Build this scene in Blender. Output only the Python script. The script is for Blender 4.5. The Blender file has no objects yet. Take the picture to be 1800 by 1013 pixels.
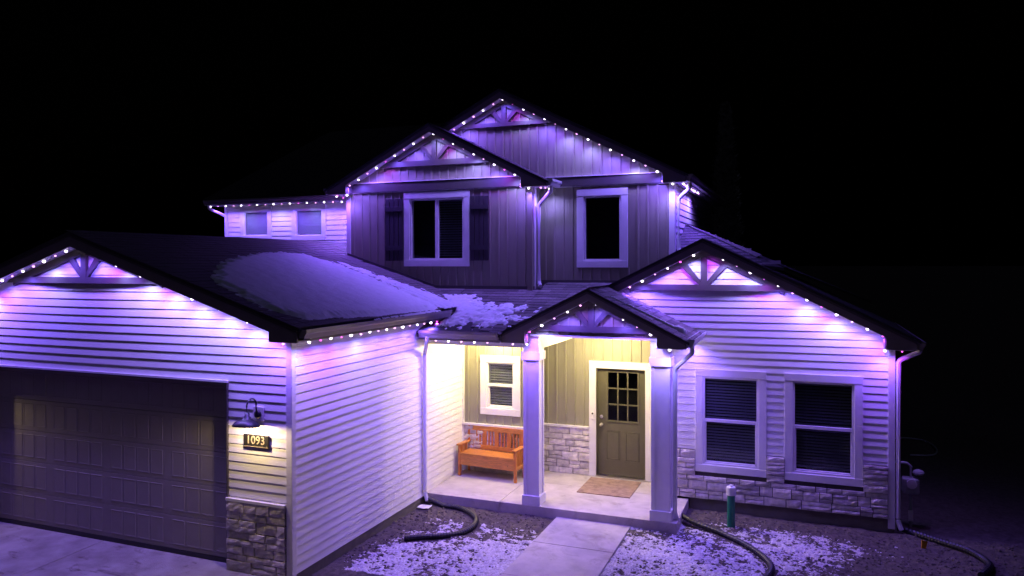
import bpy, bmesh, math, random
from mathutils import Vector, Matrix, noise
random.seed(7)
SC = bpy.context.scene
COL = SC.collection
R = math.radians

# ------------------------------------------------------------------ camera, world, moonlight, exposure
cam_data = bpy.data.cameras.new('camera')
cam = bpy.data.objects.new('camera', cam_data); COL.objects.link(cam)
cam.location = (6.2902, -8.0837, 4.1074)
cam.rotation_euler = (math.pi / 2 - 0.0066, 0.0021, 0.3724)
cam_data.sensor_width = 36.0
cam_data.lens = 1308.31 / 1800 * 36
cam_data.shift_y = -(506.5 - 470.5) / 1800
cam_data.clip_end = 3000
SC.camera = cam

world = bpy.data.worlds.new('World'); SC.world = world; world.use_nodes = True
wn = world.node_tree.nodes; wl = world.node_tree.links
bg = wn.get('Background') or wn.new('ShaderNodeBackground')
sky = wn.new('ShaderNodeTexSky'); sky.sky_type = 'NISHITA'; sky.sun_disc = False
sky.sun_elevation = R(-4); sky.sun_rotation = R(200)
wl.new(sky.outputs[0], bg.inputs[0]); bg.inputs[1].default_value = 0.006

sun_data = bpy.data.lights.new('moon', 'SUN'); sun_data.energy = 0.048; sun_data.angle = R(1)
sun_data.color = (0.55, 0.58, 1.0)
sun = bpy.data.objects.new('moon', sun_data); COL.objects.link(sun)
sun.rotation_euler = (R(40), 0, R(25))
SC.view_settings.view_transform = 'Standard'
SC.view_settings.look = 'None'
SC.view_settings.exposure = 0.0
SC.view_settings.gamma = 1.0

STRING_W = 8.4      # watts of one big bulb of the eave lights
PORCH_W = 118.0
LAMP_W = 28.0

# ------------------------------------------------------------------ materials
def mat(name, base, rough=0.6, var=0.12, scale=6.0, bump=0.0, bscale=40.0, metal=0.0, spec=0.4, rnd=0.0, stretch=None, dirt=None):
    m = bpy.data.materials.new(name); m.use_nodes = True
    nt = m.node_tree; n = nt.nodes; l = nt.links
    b = n['Principled BSDF']
    b.inputs['Roughness'].default_value = rough; b.inputs['Metallic'].default_value = metal
    b.inputs['Specular IOR Level'].default_value = spec
    tc = n.new('ShaderNodeTexCoord'); src = tc.outputs['Object']
    if stretch:
        mp = n.new('ShaderNodeMapping'); mp.inputs['Scale'].default_value = stretch
        l.new(src, mp.inputs[0]); src = mp.outputs[0]
    nz = n.new('ShaderNodeTexNoise'); nz.inputs['Scale'].default_value = scale; nz.inputs['Detail'].default_value = 6
    nz.inputs['Roughness'].default_value = 0.6
    l.new(src, nz.inputs['Vector'])
    cr = n.new('ShaderNodeValToRGB')
    cr.color_ramp.elements[0].position = 0.3; cr.color_ramp.elements[1].position = 0.72
    d = dirt if dirt else tuple(c * (1 - var) for c in base)
    cr.color_ramp.elements[0].color = (*d, 1); cr.color_ramp.elements[1].color = (*[min(1, c * (1 + var)) for c in base], 1)
    l.new(nz.outputs['Fac'], cr.inputs[0])
    out = cr.outputs[0]
    if rnd:
        oi = n.new('ShaderNodeObjectInfo')
        mr = n.new('ShaderNodeMapRange'); mr.inputs[3].default_value = 1 - rnd; mr.inputs[4].default_value = 1 + rnd
        l.new(oi.outputs['Random'], mr.inputs[0])
        mx = n.new('ShaderNodeMix'); mx.data_type = 'RGBA'; mx.blend_type = 'MULTIPLY'; mx.inputs['Factor'].default_value = 1
        l.new(out, mx.inputs['A']); l.new(mr.outputs[0], mx.inputs['B']); out = mx.outputs['Result']
    l.new(out, b.inputs['Base Color'])
    if bump:
        n2 = n.new('ShaderNodeTexNoise'); n2.inputs['Scale'].default_value = bscale; n2.inputs['Detail'].default_value = 8
        l.new(src, n2.inputs['Vector'])
        bp = n.new('ShaderNodeBump'); bp.inputs['Strength'].default_value = bump; bp.inputs['Distance'].default_value = 0.01
        l.new(n2.outputs['Fac'], bp.inputs['Height']); l.new(bp.outputs[0], b.inputs['Normal'])
    return m

def emit(name, col, s):
    m = bpy.data.materials.new(name); m.use_nodes = True
    n = m.node_tree.nodes; b = n['Principled BSDF']
    b.inputs['Base Color'].default_value = (0.6, 0.6, 0.6, 1)
    m.cycles.emission_sampling = 'NONE'      # its light comes from the lamp inside it
    b.inputs['Emission Color'].default_value = (*col, 1); b.inputs['Emission Strength'].default_value = s
    return m

def glass(name, tint, refl=1.0):
    m = bpy.data.materials.new(name); m.use_nodes = True
    nt = m.node_tree; n = nt.nodes; l = nt.links
    n.remove(n['Principled BSDF'])
    tr = n.new('ShaderNodeBsdfTransparent'); tr.inputs[0].default_value = (*tint, 1)
    gl = n.new('ShaderNodeBsdfGlossy'); gl.inputs['Roughness'].default_value = 0.02; gl.inputs[0].default_value = (refl, refl, refl, 1)
    # Schlick reflectance, the same from both sides of the sheet
    lw = n.new('ShaderNodeLayerWeight'); lw.inputs[0].default_value = 0.5
    pw = n.new('ShaderNodeMath'); pw.operation = 'POWER'; pw.inputs[1].default_value = 5.0; l.new(lw.outputs['Facing'], pw.inputs[0])
    fr = n.new('ShaderNodeMath'); fr.operation = 'MULTIPLY_ADD'; fr.inputs[1].default_value = 0.95; fr.inputs[2].default_value = 0.045; l.new(pw.outputs[0], fr.inputs[0])
    # faint waviness of the sheet
    nz = n.new('ShaderNodeTexNoise'); nz.inputs['Scale'].default_value = 3.0
    bp = n.new('ShaderNodeBump'); bp.inputs['Strength'].default_value = 0.02; l.new(nz.outputs[0], bp.inputs['Height'])
    l.new(bp.outputs[0], gl.inputs['Normal'])
    mx = n.new('ShaderNodeMixShader'); l.new(fr.outputs[0], mx.inputs[0]); l.new(tr.outputs[0], mx.inputs[1]); l.new(gl.outputs[0], mx.inputs[2])
    l.new(mx.outputs[0], n['Material Output'].inputs[0])
    return m

M = dict(
    siding=mat('white_vinyl_siding', (0.83, 0.82, 0.81), 0.5, 0.05, 3.0, 0.08, 60, stretch=(1, 1, 6)),
    trim=mat('white_trim_paint', (0.78, 0.77, 0.75), 0.5, 0.05, 5.0, 0.05, 80),
    batten=mat('khaki_board_siding', (0.285, 0.275, 0.195), 0.6, 0.06, 4.0, 0.08, 50, stretch=(6, 6, 1)),
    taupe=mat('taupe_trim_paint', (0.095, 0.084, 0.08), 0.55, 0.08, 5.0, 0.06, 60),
    rake=mat('taupe_trim_lit_tone', (0.21, 0.185, 0.175), 0.55, 0.08, 5.0, 0.06, 60),  # same taupe trim, lightened to paint in the light on rakes and fascias
    snowthin=mat('thin_dirty_snow', (0.80, 0.80, 0.83), 0.8, 0.05, 38.0, 0.8, 120, spec=0.3, dirt=(0.34, 0.29, 0.27)),
    gutter=mat('taupe_gutter_metal', (0.38, 0.34, 0.33), 0.4, 0.06, 3.0, 0.0, spec=0.5),
    whitemetal=mat('white_gutter_metal', (0.72, 0.72, 0.72), 0.35, 0.04, 4.0, spec=0.5),
    soffit=mat('pale_soffit_vinyl', (0.55, 0.53, 0.51), 0.6, 0.06, 5.0, 0.05, 60),
    roof=mat('roof_underlay', (0.045, 0.042, 0.042), 0.9, 0.2, 9.0, 0.3, 60),
    shingle=mat('asphalt_shingle', (0.15, 0.135, 0.13), 0.9, 0.3, 60.0, 0.6, 220, rnd=0.35),
    stone=mat('grey_ledge_stone', (0.62, 0.575, 0.54), 0.85, 0.32, 9.0, 0.9, 45, rnd=0.28),
    mortar=mat('dark_mortar', (0.055, 0.048, 0.045), 0.95, 0.2, 20.0, 0.5, 80),
    concrete=mat('broom_concrete', (0.52, 0.485, 0.45), 0.85, 0.10, 2.6, 0.25, 90, dirt=(0.40, 0.365, 0.335)),
    drive=mat('driveway_concrete', (0.43, 0.40, 0.38), 0.85, 0.12, 1.8, 0.35, 70, dirt=(0.235, 0.205, 0.185)),
    found=mat('foundation_concrete', (0.17, 0.155, 0.14), 0.95, 0.15, 6.0, 0.5, 50),
    garage_door=mat('taupe_garage_door', (0.33, 0.30, 0.275), 0.6, 0.05, 5.0, 0.1, 120),
    door=mat('olive_door_paint', (0.108, 0.102, 0.062), 0.4, 0.06, 6.0, 0.05, 60),
    black=mat('black_metal', (0.018, 0.018, 0.02), 0.4, 0.2, 12.0, spec=0.5),
    shutter=mat('dark_shutter_paint', (0.045, 0.040, 0.045), 0.6, 0.15, 8.0, 0.15, 60, stretch=(6, 6, 1)),
    nickel=mat('brushed_nickel', (0.62, 0.60, 0.57), 0.3, 0.05, 20.0, metal=1.0),
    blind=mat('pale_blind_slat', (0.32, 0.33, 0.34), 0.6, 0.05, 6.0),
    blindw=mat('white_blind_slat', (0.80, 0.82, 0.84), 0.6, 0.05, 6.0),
    dark=mat('unlit_room_black', (0.012, 0.011, 0.012), 0.9, 0.2, 3.0),  # near-black colour stands in for the shade of unlit rooms
    pine=mat('orange_stained_pine', (0.52, 0.205, 0.048), 0.4, 0.34, 5.0, 0.12, 40, spec=0.5, stretch=(2, 14, 14)),
    pinev=mat('orange_stained_pine_upright', (0.52, 0.18, 0.038), 0.4, 0.2, 5.0, 0.12, 40, spec=0.5, stretch=(14, 14, 2)),
    knot=mat('pine_knot', (0.10, 0.035, 0.012), 0.5, 0.3, 30.0),
    mat_=mat('tan_coir', (0.34, 0.235, 0.17), 0.95, 0.3, 9.0, 0.9, 160),
    hose=mat('black_corrugated_plastic', (0.016, 0.016, 0.018), 0.45, 0.25, 10.0, spec=0.5),
    pipe=mat('green_sewer_pipe', (0.012, 0.20, 0.12), 0.4, 0.1, 8.0, spec=0.5),
    pvc=mat('white_pipe_cap', (0.75, 0.75, 0.74), 0.4, 0.08, 12.0),
    yellow=mat('yellow_plastic', (0.75, 0.36, 0.02), 0.5, 0.1, 10.0),
    gold=mat('brass_number', (0.62, 0.50, 0.32), 0.4, 0.08, 20.0, metal=0.3),
    sign=mat('black_sign_plate', (0.02, 0.018, 0.017), 0.5, 0.2, 12.0),
    dirtm=mat('brown_dirt', (0.092, 0.076, 0.066), 0.95, 0.45, 14.0, 1.0, 70),
    clod=mat('dirt_clod', (0.10, 0.083, 0.073), 0.95, 0.35, 25.0, 0.8, 90),
    snow=mat('snow', (0.87, 0.88, 0.91), 0.75, 0.06, 10.0, 0.5, 80, spec=0.3),
    bark=mat('tree_bark', (0.08, 0.06, 0.05), 0.95, 0.3, 12.0, 0.8, 30),
    leaf=mat('dark_needles', (0.55, 0.54, 0.53), 0.9, 0.4, 3.0),
    grey=mat('grey_meter_metal', (0.35, 0.36, 0.37), 0.5, 0.15, 10.0, spec=0.5),
    wire=mat('pale_light_wire', (0.6, 0.6, 0.62), 0.5, 0.1, 20.0),
    pane=glass('window_glass', (0.75, 0.78, 0.78)),
    shade_in=mat('white_enamel', (0.85, 0.84, 0.80), 0.3, 0.03, 8.0, spec=0.5),
)
def stain(m, col, scale, lo, hi, stretch=(1, 1, 1)):
    # dark smudges with a shape of their own over the base colour
    nt = m.node_tree; n = nt.nodes; l = nt.links; b = n['Principled BSDF']
    src = b.inputs['Base Color'].links[0].from_socket
    tc = n.new('ShaderNodeTexCoord'); mp = n.new('ShaderNodeMapping'); mp.inputs['Scale'].default_value = stretch; l.new(tc.outputs['Object'], mp.inputs[0])
    nz = n.new('ShaderNodeTexNoise'); nz.inputs['Scale'].default_value = scale; nz.inputs['Detail'].default_value = 9; nz.inputs['Roughness'].default_value = 0.68; nz.inputs['Distortion'].default_value = 0.6
    l.new(mp.outputs[0], nz.inputs['Vector'])
    mr = n.new('ShaderNodeMapRange'); mr.inputs[1].default_value = lo; mr.inputs[2].default_value = hi; mr.inputs[3].default_value = 0; mr.inputs[4].default_value = 0.8
    l.new(nz.outputs['Fac'], mr.inputs[0])
    mx = n.new('ShaderNodeMix'); mx.data_type = 'RGBA'; l.new(mr.outputs[0], mx.inputs['Factor']); l.new(src, mx.inputs['A']); mx.inputs['B'].default_value = (*col, 1)
    l.new(mx.outputs['Result'], b.inputs['Base Color'])
stain(M['drive'], (0.09, 0.055, 0.045), 2.4, 0.55, 0.66, (0.6, 1.5, 1))
stain(M['concrete'], (0.22, 0.17, 0.13), 2.2, 0.54, 0.76, (1, 1, 1))
stain(M['mat_'], (0.14, 0.09, 0.06), 3.0, 0.52, 0.70, (1, 1, 1))
B_WHITE = emit('bulb_violet_white', (0.92, 0.80, 1.0), 6.5)
B_PINK = emit('bulb_pink', (1.0, 0.40, 0.98), 3.0)
B_MAG = emit('bulb_magenta', (0.95, 0.10, 0.75), 2.4)
B_WARM = emit('bulb_warm', (1.0, 0.78, 0.45), 14)

# ------------------------------------------------------------------ mesh builder
class MB:
    def __init__(s): s.v = []; s.f = []
    def pts(s, vs, fs):
        b = len(s.v); s.v += [tuple(v) for v in vs]; s.f += [tuple(b + i for i in f) for f in fs]
    def box(s, x0, x1, y0, y1, z0, z1):
        s.pts([(x0,y0,z0),(x1,y0,z0),(x1,y1,z0),(x0,y1,z0),(x0,y0,z1),(x1,y0,z1),(x1,y1,z1),(x0,y1,z1)],
              [(0,3,2,1),(4,5,6,7),(0,1,5,4),(1,2,6,5),(2,3,7,6),(3,0,4,7)])
    def prism(s, poly, vec):
        """poly: list of 3D points, extruded by vec"""
        n = len(poly); p = [Vector(q) for q in poly]; w = Vector(vec)
        s.pts(p + [q + w for q in p], [tuple(range(n))[::-1], tuple(range(n, 2*n))] + [(i, (i+1) % n, (i+1) % n + n, i + n) for i in range(n)])
    def tube(s, path, r, seg=8, ribs=None, caps=True):
        path = [Vector(p) for p in path]; rings = []
        up = Vector((0, 0, 1))
        for i, p in enumerate(path):
            t = (path[min(i+1, len(path)-1)] - path[max(i-1, 0)]).normalized()
            a = t.cross(up)
            if a.length < 1e-3: a = t.cross(Vector((0, 1, 0)))
            a.normalize(); b = a.cross(t).normalized()
            rr = r[i] if isinstance(r, (list, tuple)) else r
            if ribs and i % 2: rr *= ribs
            rings.append([p + (a * math.cos(k*2*math.pi/seg) + b * math.sin(k*2*math.pi/seg)) * rr for k in range(seg)])
        vs = [q for rg in rings for q in rg]; fs = []
        for i in range(len(rings) - 1):
            for k in range(seg):
                a = i*seg + k; b = i*seg + (k+1) % seg
                fs.append((a, b, b + seg, a + seg))
        if caps:
            fs.append(tuple(range(seg))[::-1]); fs.append(tuple(range((len(rings)-1)*seg, len(rings)*seg)))
        s.pts(vs, fs)
    def lathe(s, prof, c=(0,0,0), seg=20):
        c = Vector(c); vs = []; fs = []
        for (r, z) in prof:
            for k in range(seg):
                a = k*2*math.pi/seg; vs.append(c + Vector((r*math.cos(a), r*math.sin(a), z)))
        for i in range(len(prof)-1):
            for k in range(seg):
                a = i*seg+k; b = i*seg+(k+1) % seg; fs.append((a, b, b+seg, a+seg))
        s.pts(vs, fs)
    def mesh(s, name, m):
        me = bpy.data.meshes.new(name); me.from_pydata(s.v, [], s.f)
        bm = bmesh.new(); bm.from_mesh(me); bmesh.ops.recalc_face_normals(bm, faces=bm.faces); bm.to_mesh(me); bm.free()
        if m: me.materials.append(m)
        return me
    def build(s, name, m, parent=None, smooth=False, bevel=0.0):
        me = s.mesh(name, m)
        o = bpy.data.objects.new(name, me); COL.objects.link(o)
        if parent: o.parent = parent
        if smooth: me.polygons.foreach_set('use_smooth', [True]*len(me.polygons))
        if bevel:
            b = o.modifiers.new('bevel', 'BEVEL'); b.width = bevel; b.segments = 2; b.limit_method = 'ANGLE'
        return o

def empty(name, loc=(0,0,0), rz=0.0):
    o = bpy.data.objects.new(name, None); COL.objects.link(o); o.location = loc; o.rotation_euler = (0, 0, rz)
    o.empty_display_size = 0.2
    return o
def tag(o, label=None, cat=None, group=None, kind=None):
    if label: o['label'] = label
    if cat: o['category'] = cat
    if group: o['group'] = group
    if kind: o['kind'] = kind
    return o
def box(name, m, parent, *a, bevel=0.0):
    b = MB(); b.box(*a); return b.build(name, m, parent, bevel=bevel)

class Frame:
    """wall coordinates: s along the wall, o outwards, z up"""
    def __init__(f, O, S, N): f.O = Vector(O); f.S = Vector(S); f.N = Vector(N)
    def p(f, s, o, z): return f.O + f.S*s + f.N*o + Vector((0, 0, z))
    def box(f, mb, s0, s1, o0, o1, z0, z1):
        c = [f.p(s, o, z) for z in (z0, z1) for (s, o) in ((s0,o0),(s1,o0),(s1,o1),(s0,o1))]
        mb.pts(c, [(0,3,2,1),(4,5,6,7),(0,1,5,4),(1,2,6,5),(2,3,7,6),(3,0,4,7)])
    def poly(f, mb, pts, o0, o1):
        mb.prism([f.p(s, o0, z) for s, z in pts], f.N*(o1-o0))
FY = lambda y: Frame((0, y, 0), (1, 0, 0), (0, -1, 0))     # faces the street
FX = lambda x: Frame((x, 0, 0), (0, 1, 0), (1, 0, 0))      # faces +x

def cut(intervals, a, b):
    out = []
    for (s, e) in intervals:
        if b <= s or a >= e: out.append((s, e)); continue
        if a - s > 0.02: out.append((s, a))
        if e - b > 0.02: out.append((b, e))
    return out

house = empty('house')
tag(house, 'two-storey white and khaki house with purple lit gables and attached garage', 'house')

COURSE = 0.1205
def planks(F, lim, z0, z1, holes, wall, proud=0.0145, start=-0.036):
    rj = random.Random(int(abs(F.O.x*7 + F.O.y*13)*10) + 5)
    k0 = math.floor((z0 - start) / COURSE); k1 = math.ceil((z1 - start) / COURSE)
    for k in range(k0, k1):
        a = max(start + k*COURSE, z0); b = min(start + (k+1)*COURSE, z1)
        if b - a < 0.02: continue
        la = lim(a + 0.001); lb = lim(b)
        if la is None: continue
        if lb is None:
            mid = (la[0]+la[1])/2; lb = (mid, mid)
        iv = [(la[0], la[1])]
        for (h0, h1, y0, y1) in holes:
            if a < y1 - 0.012 and b > y0 + 0.012: iv = cut(iv, h0, h1)
        split = []
        for (s, e) in iv:
            # lapped joints where two lengths meet
            while e - s > 3.4:
                j = s + rj.uniform(1.1, 3.0); split.append((s, j, 0.0)); s = j
            split.append((s, e, 0.0006*(len(split) % 2)))
        for (s, e, lift) in split:
            sb = s if abs(s-la[0]) > 1e-6 else lb[0]; eb = e if abs(e-la[1]) > 1e-6 else lb[1]
            def prof(ss, sst):
                return [F.p(ss, -0.004, a), F.p(ss, proud+lift, a), F.p(ss+(sst-ss)*0.55, proud-0.007+lift, a+(b-a)*0.55), F.p(ss+(sst-ss)*0.72, proud*0.40+lift, a+(b-a)*0.72), F.p(sst, 0.0005+lift, b), F.p(sst, -0.004, b)]
            mb = MB(); A = prof(s, sb); B = prof(e, eb); n = 6
            mb.pts(A + B, [tuple(range(n))[::-1], tuple(range(n, 2*n))] + [(i, (i+1) % n, (i+1) % n + n, i+n) for i in range(n)])
            mb.build('siding_plank', M['siding'], wall)

def battens(F, s0, s1, zb, top, holes, wall, pitch=0.184, w=0.032, proud=0.016, phase=0.0):
    s = s0 + phase
    while s < s1 - 0.02:
        t = top(s + w/2); bz = zb(s + w/2) if callable(zb) else zb
        iv = [(bz, t)] if t > bz + 0.03 else []
        for (h0, h1, y0, y1) in holes:
            if s + w > h0 and s < h1: iv = cut(iv, y0, y1)
        for (a, b) in iv:
            mb = MB(); 
            c = [(s-0.006, 0.0), (s, proud), (s+w, proud), (s+w+0.006, 0.0)]
            mb.prism([F.p(x, o, a) for x, o in c], (0, 0, b-a))
            mb.build('batten', M['batten'], wall)
        s += pitch

def sheath(name, F, poly, holes, m, thick=0.10):
    """wall sheet with rectangular holes: poly is a list of (s0,s1,zb0,zb1,zt0,zt1) trapezoids already free of holes"""
    mb = MB()
    for q in poly:
        F.poly(mb, q, -thick, 0.0)
    return mb.build(name, m, house)

def rects_with_holes(s0, s1, z0, z1, holes):
    zs = sorted(set([z0, z1] + [z for h in holes for z in h[2:] if z0 < z < z1])); out = []
    for a, b in zip(zs[:-1], zs[1:]):
        iv = [(s0, s1)]
        for h in holes:
            if h[2] < (a+b)/2 < h[3]: iv = cut(iv, h[0], h[1])
        out += [[(s, a), (e, a), (e, b), (s, b)] for s, e in iv]
    return out

STONES = random.Random(11)
def stones(F, s0, s1, z0, z1, holes, name='stone_veneer', back=0.02, big=1.0):
    mb = MB()
    for q in rects_with_holes(s0, s1, z0, z1, holes): F.poly(mb, q, 0.0, back)
    par = mb.build(name, M['mortar'], house)
    g = 0.006
    z = z0
    rng = STONES
    def one(a, b, c, d):
        if b - a < 0.03 or d - c < 0.02: return
        nx = max(2, min(6, int((b-a)/0.06))); nz = 2 if d - c < 0.1 else 3
        dep = back + rng.uniform(0.028, 0.052); sd = rng.uniform(0, 99)
        vs = []; fs = []
        for j in range(nz+1):
            for i in range(nx+1):
                u = i/nx; v = j/nz
                edge = (i in (0, nx)) or (j in (0, nz))
                ss = a + g + (b-a-2*g)*u; zz = c + g + (d-c-2*g)*v
                if edge:
                    ss += 0.003*noise.noise((ss*31, zz*31, sd)); zz += 0.004*noise.noise((ss*27, zz*27, sd+5))
                o = dep - (0.006 if edge else 0) + 0.010*noise.noise((ss*9, zz*26, sd)) + 0.005*noise.noise((ss*40, zz*60, sd))
                vs.append(F.p(ss, o, zz))
        idx = lambda i, j: j*(nx+1)+i
        for j in range(nz):
            for i in range(nx): fs.append((idx(i,j), idx(i+1,j), idx(i+1,j+1), idx(i,j+1)))
        ring = [idx(i,0) for i in range(nx)] + [idx(nx,j) for j in range(nz)] + [idx(i,nz) for i in range(nx,0,-1)] + [idx(0,j) for j in range(nz,0,-1)]
        base = len(vs)
        for r_ in ring:
            p = vs[r_]; d_ = (p - F.O).dot(F.N); vs.append(p - F.N*(d_ - back + 0.004))
        n = len(ring)
        for k in range(n): fs.append((ring[k], base+k, base+(k+1) % n, ring[(k+1) % n]))
        m2 = MB(); m2.pts(vs, fs); m2.build('stone', M['stone'], par)
    while z < z1 - 0.02:
        h = rng.choice([0.085, 0.105, 0.12, 0.15, 0.16])*big
        if z1 - (z+h) < 0.06: h = z1 - z
        iv = [(s0, s1)]
        for hh in holes:
            if z < hh[3]-0.01 and z+h > hh[2]+0.01: iv = cut(iv, hh[0], hh[1])
        for (a, e) in iv:
            s = a
            while s < e - 0.001:
                L = rng.uniform(0.16, 0.46)*big
                if e - (s+L) < 0.12: L = e - s
                if h > 0.135 and rng.random() < 0.5:
                    k = z + h*rng.uniform(0.4, 0.6)
                    if L > 0.3 and rng.random() < 0.5:
                        one(s, s+L, z, k); q = s + L*rng.uniform(0.35, 0.65); one(s, q, k, z+h); one(q, s+L, k, z+h)
                    else:
                        one(s, s+L, z, k); one(s, s+L, k, z+h)
                else: one(s, s+L, z, z+h)
                s += L
        z += h
    return par

# ------------------------------------------------------------------ dimensions measured from the photograph
GK, GP = -3.724, 0.318
G = dict(y=0.0, k=GK, zt=4.585, p=GP, t=0.228, xl=-7.75, xr=0.30, il=-7.31, ir=-0.14, zs=3.09, oh=0.274, back=7.0)
PO = dict(y=3.74, k=3.074, zt=3.693, p=0.5, t=0.197, xl=1.58, xr=4.63, il=2.0, ir=4.19, zs=2.77, oh=0.27, back=5.75)
W = dict(y=5.06, k=4.71, zt=4.522, p=0.497, t=0.205, xl=3.10, xr=7.93, il=3.10, ir=7.495, zs=2.742, oh=0.27, back=9.0)
A = dict(y=5.43, k=-0.66, zt=6.91, p=0.505, t=0.19, xl=-3.07, xr=1.80, il=-2.61, ir=1.295, zs=5.548, oh=0.27, back=8.2)
B = dict(y=5.82, k=0.706, zt=7.56, p=0.505, t=0.205, xl=-2.95, xr=4.32, il=-2.5, ir=3.915, zs=5.56, oh=0.27, back=12.0)
low = lambda g, x: g['zt'] - g['t'] - g['p']*abs(x - g['k'])
topz = lambda g, x: g['zt'] - g['p']*abs(x - g['k'])
FSZ = lambda y: 3.60 + 0.33*(y - 5.43)       # front slope of the main roof

def gable_lim(g, x0, x1, extra=0.0):
    """s-range of a gable wall at height z"""
    def lim(z):
        h = (g['zt'] - g['t'] + 0.06 - z)/g['p']
        a = max(x0, g['k'] - h); b = min(x1, g['k'] + h)
        return (a, b) if b - a > 0.03 else None
    return lim

# ------------------------------------------------------------------ the ground, drive, walk, porch floor
def axis(a, b, step, far, n=22):
    c = []; x = a
    while x < b: c.append(x); x += step
    c.append(b)
    lo = []; hi = []; d = step
    x = a
    while x > -far: d *= 1.45; x -= d; lo.append(x)
    d = step; x = b
    while x < far: d *= 1.45; x += d; hi.append(x)
    return lo[::-1] + c + hi
def smooth(a, b, x):
    t = max(0, min(1, (x-a)/(b-a))); return t*t*(3-2*t)
def ground_z(x, y):
    z = -0.165
    # yard falls gently to the right and front
    z -= 0.02*smooth(5, 9, x)
    rough = smooth(-0.2, 0.3, x)
    n1 = noise.noise((x*1.7, y*1.7, 3.1)); n2 = noise.noise((x*7, y*7, 1.2)); n3 = noise.noise((x*19, y*19, 8.3)); n4 = noise.noise((x*40, y*40, 2.3))
    near = 1 - smooth(9.6, 12, x)
    z += rough*near*(0.018*n1 + 0.016*n2 + 0.013*n3 + 0.006*n4) + (1-near)*0.02*n1
    if x < 0.02: z = -0.30                       # under the garage and the drive
    if 0 < x < 7.6 and y > 5.2: z = -0.4          # under the house
    if 0 < x < 4.4 and y > 3.8: z = -0.4
    if 2.5 < x < 3.68 and y < 3.72: z = min(z, -0.19)
    if x > 200 or x < -200 or y > 200: z = -1.2
    return z
xs = axis(-0.3, 9.6, 0.03, 900); ys = axis(0.6, 6.0, 0.03, 900)
gv = [(x, y, ground_z(x, y)) for y in ys for x in xs]; nx = len(xs)
gf = [(j*nx+i, j*nx+i+1, (j+1)*nx+i+1, (j+1)*nx+i) for j in range(len(ys)-1) for i in range(nx-1)]
gm = bpy.data.meshes.new('ground'); gm.from_pydata(gv, [], gf); gm.materials.append(M['dirtm'])
gm.polygons.foreach_set('use_smooth', [True]*len(gm.polygons))
ground = bpy.data.objects.new('ground', gm); COL.objects.link(ground); tag(ground, kind='structure')

# snow lying in the yard, thicker right of the walk, none along the walls
def seg_dist(x, y, pts):
    d = 9
    for (a, b), (c, e) in zip(pts[:-1], pts[1:]):
        vx, vy = c-a, e-b; t = max(0, min(1, ((x-a)*vx+(y-b)*vy)/(vx*vx+vy*vy)))
        d = min(d, math.hypot(x-a-t*vx, y-b-t*vy))
    return d
H1 = [(0.02,3.66),(0.22,3.62),(0.443,3.56),(0.761,3.52),(1.049,3.36),(1.267,3.12),(1.37,2.80),(1.31,2.51),(1.099,2.27),(0.855,2.09),(0.58,1.95)]
H2 = [(4.36,4.40),(4.66,4.14),(5.036,3.936),(5.401,3.645),(5.663,3.343),(5.834,3.011),(5.891,2.721),(5.824,2.4),(5.6,1.9)]
H3 = [(7.72,5.22),(8.012,4.975),(8.288,4.754),(8.54,4.495),(8.702,4.222),(8.708,3.907),(8.536,3.541)]
def snow_amount(x, y):
    n = 0.32*noise.noise((x*0.9, y*0.9, 4.0)) + 0.30*noise.noise((x*2.6, y*2.6, 9.0)) + 0.45*noise.noise((x*6, y*7.5, 5.0)) + 0.5*noise.noise((x*12, y*17, 2.0)) + 0.55*noise.noise((x*24, y*36, 7.0)) + 0.45*noise.noise((x*45, y*62, 3.0))
    if x < 2.47:
        d = -0.06 + 0.34*smooth(3.0, 1.9, y) - 0.75*smooth(0.62, 0.12, x) - 0.8*smooth(2.9, 3.5, y)
        d += 0.25*smooth(1.4, 2.3, x)*smooth(3.1, 2.2, y)
        if seg_dist(x, y, H1) < 0.09: d -= 0.5
        if x < 1.25 and y > 2.5 and seg_dist(x, y, [(0.55,3.0),(0.9,2.85),(0.95,2.55)]) > 0.24: d -= 0.35
    elif x > 3.70:
        d = 0.24 + 0.1*smooth(3.7, 2.6, y)
        if y > 4.42: d -= 1.2*smooth(4.42, 4.75, y)
        right_of_hose = x > 4.4 and y > 4.45 - (x-4.36)*0.75
        if right_of_hose or x > 5.9:
            d = 0.14 - 0.9*smooth(4.35, 4.75, y) - 0.55*smooth(6.5, 7.5, x) - 0.3*smooth(5.2, 4.6, x)
            d -= 0.35*smooth(6.6, 6.2, x)*smooth(3.0, 2.4, y)
        if seg_dist(x, y, H2) < 0.075: d -= 0.4
        if seg_dist(x, y, H3) < 0.2 and x < 9: d += 0.12
        if x > 7.7: d -= 0.3
    else: d = -2
    return n*0.95 + d - 0.16
step = 0.014; sx0, sx1, sy0, sy1 = 0.05, 9.2, 0.7, 4.9
snx = int((sx1-sx0)/step); sny = int((sy1-sy0)/step)
sv = []; keep = []
for j in range(sny):
    for i in range(snx):
        x = sx0+i*step; y = sy0+j*step; a = snow_amount(x, y)
        h = max(-0.02, 0.014*math.tanh(2.2*a)) + (0.004*noise.noise((x*18, y*18, 1)) if a > 0 else 0)
        sv.append((x, y, ground_z(x, y) + h)); keep.append(a > -0.12)
sf = []
for j in range(sny-1):
    for i in range(snx-1):
        q = (j*snx+i, j*snx+i+1, (j+1)*snx+i+1, (j+1)*snx+i)
        if any(keep[k] for k in q): sf.append(q)
sm = bpy.data.meshes.new('snow'); sm.from_pydata(sv, [], sf); sm.materials.append(M['snowthin'])
sm.polygons.foreach_set('use_smooth', [True]*len(sm.polygons))
bm = bmesh.new(); bm.from_mesh(sm); bmesh.ops.delete(bm, geom=[v for v in bm.verts if not v.link_faces], context='VERTS'); bm.to_mesh(sm); bm.free()
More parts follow.
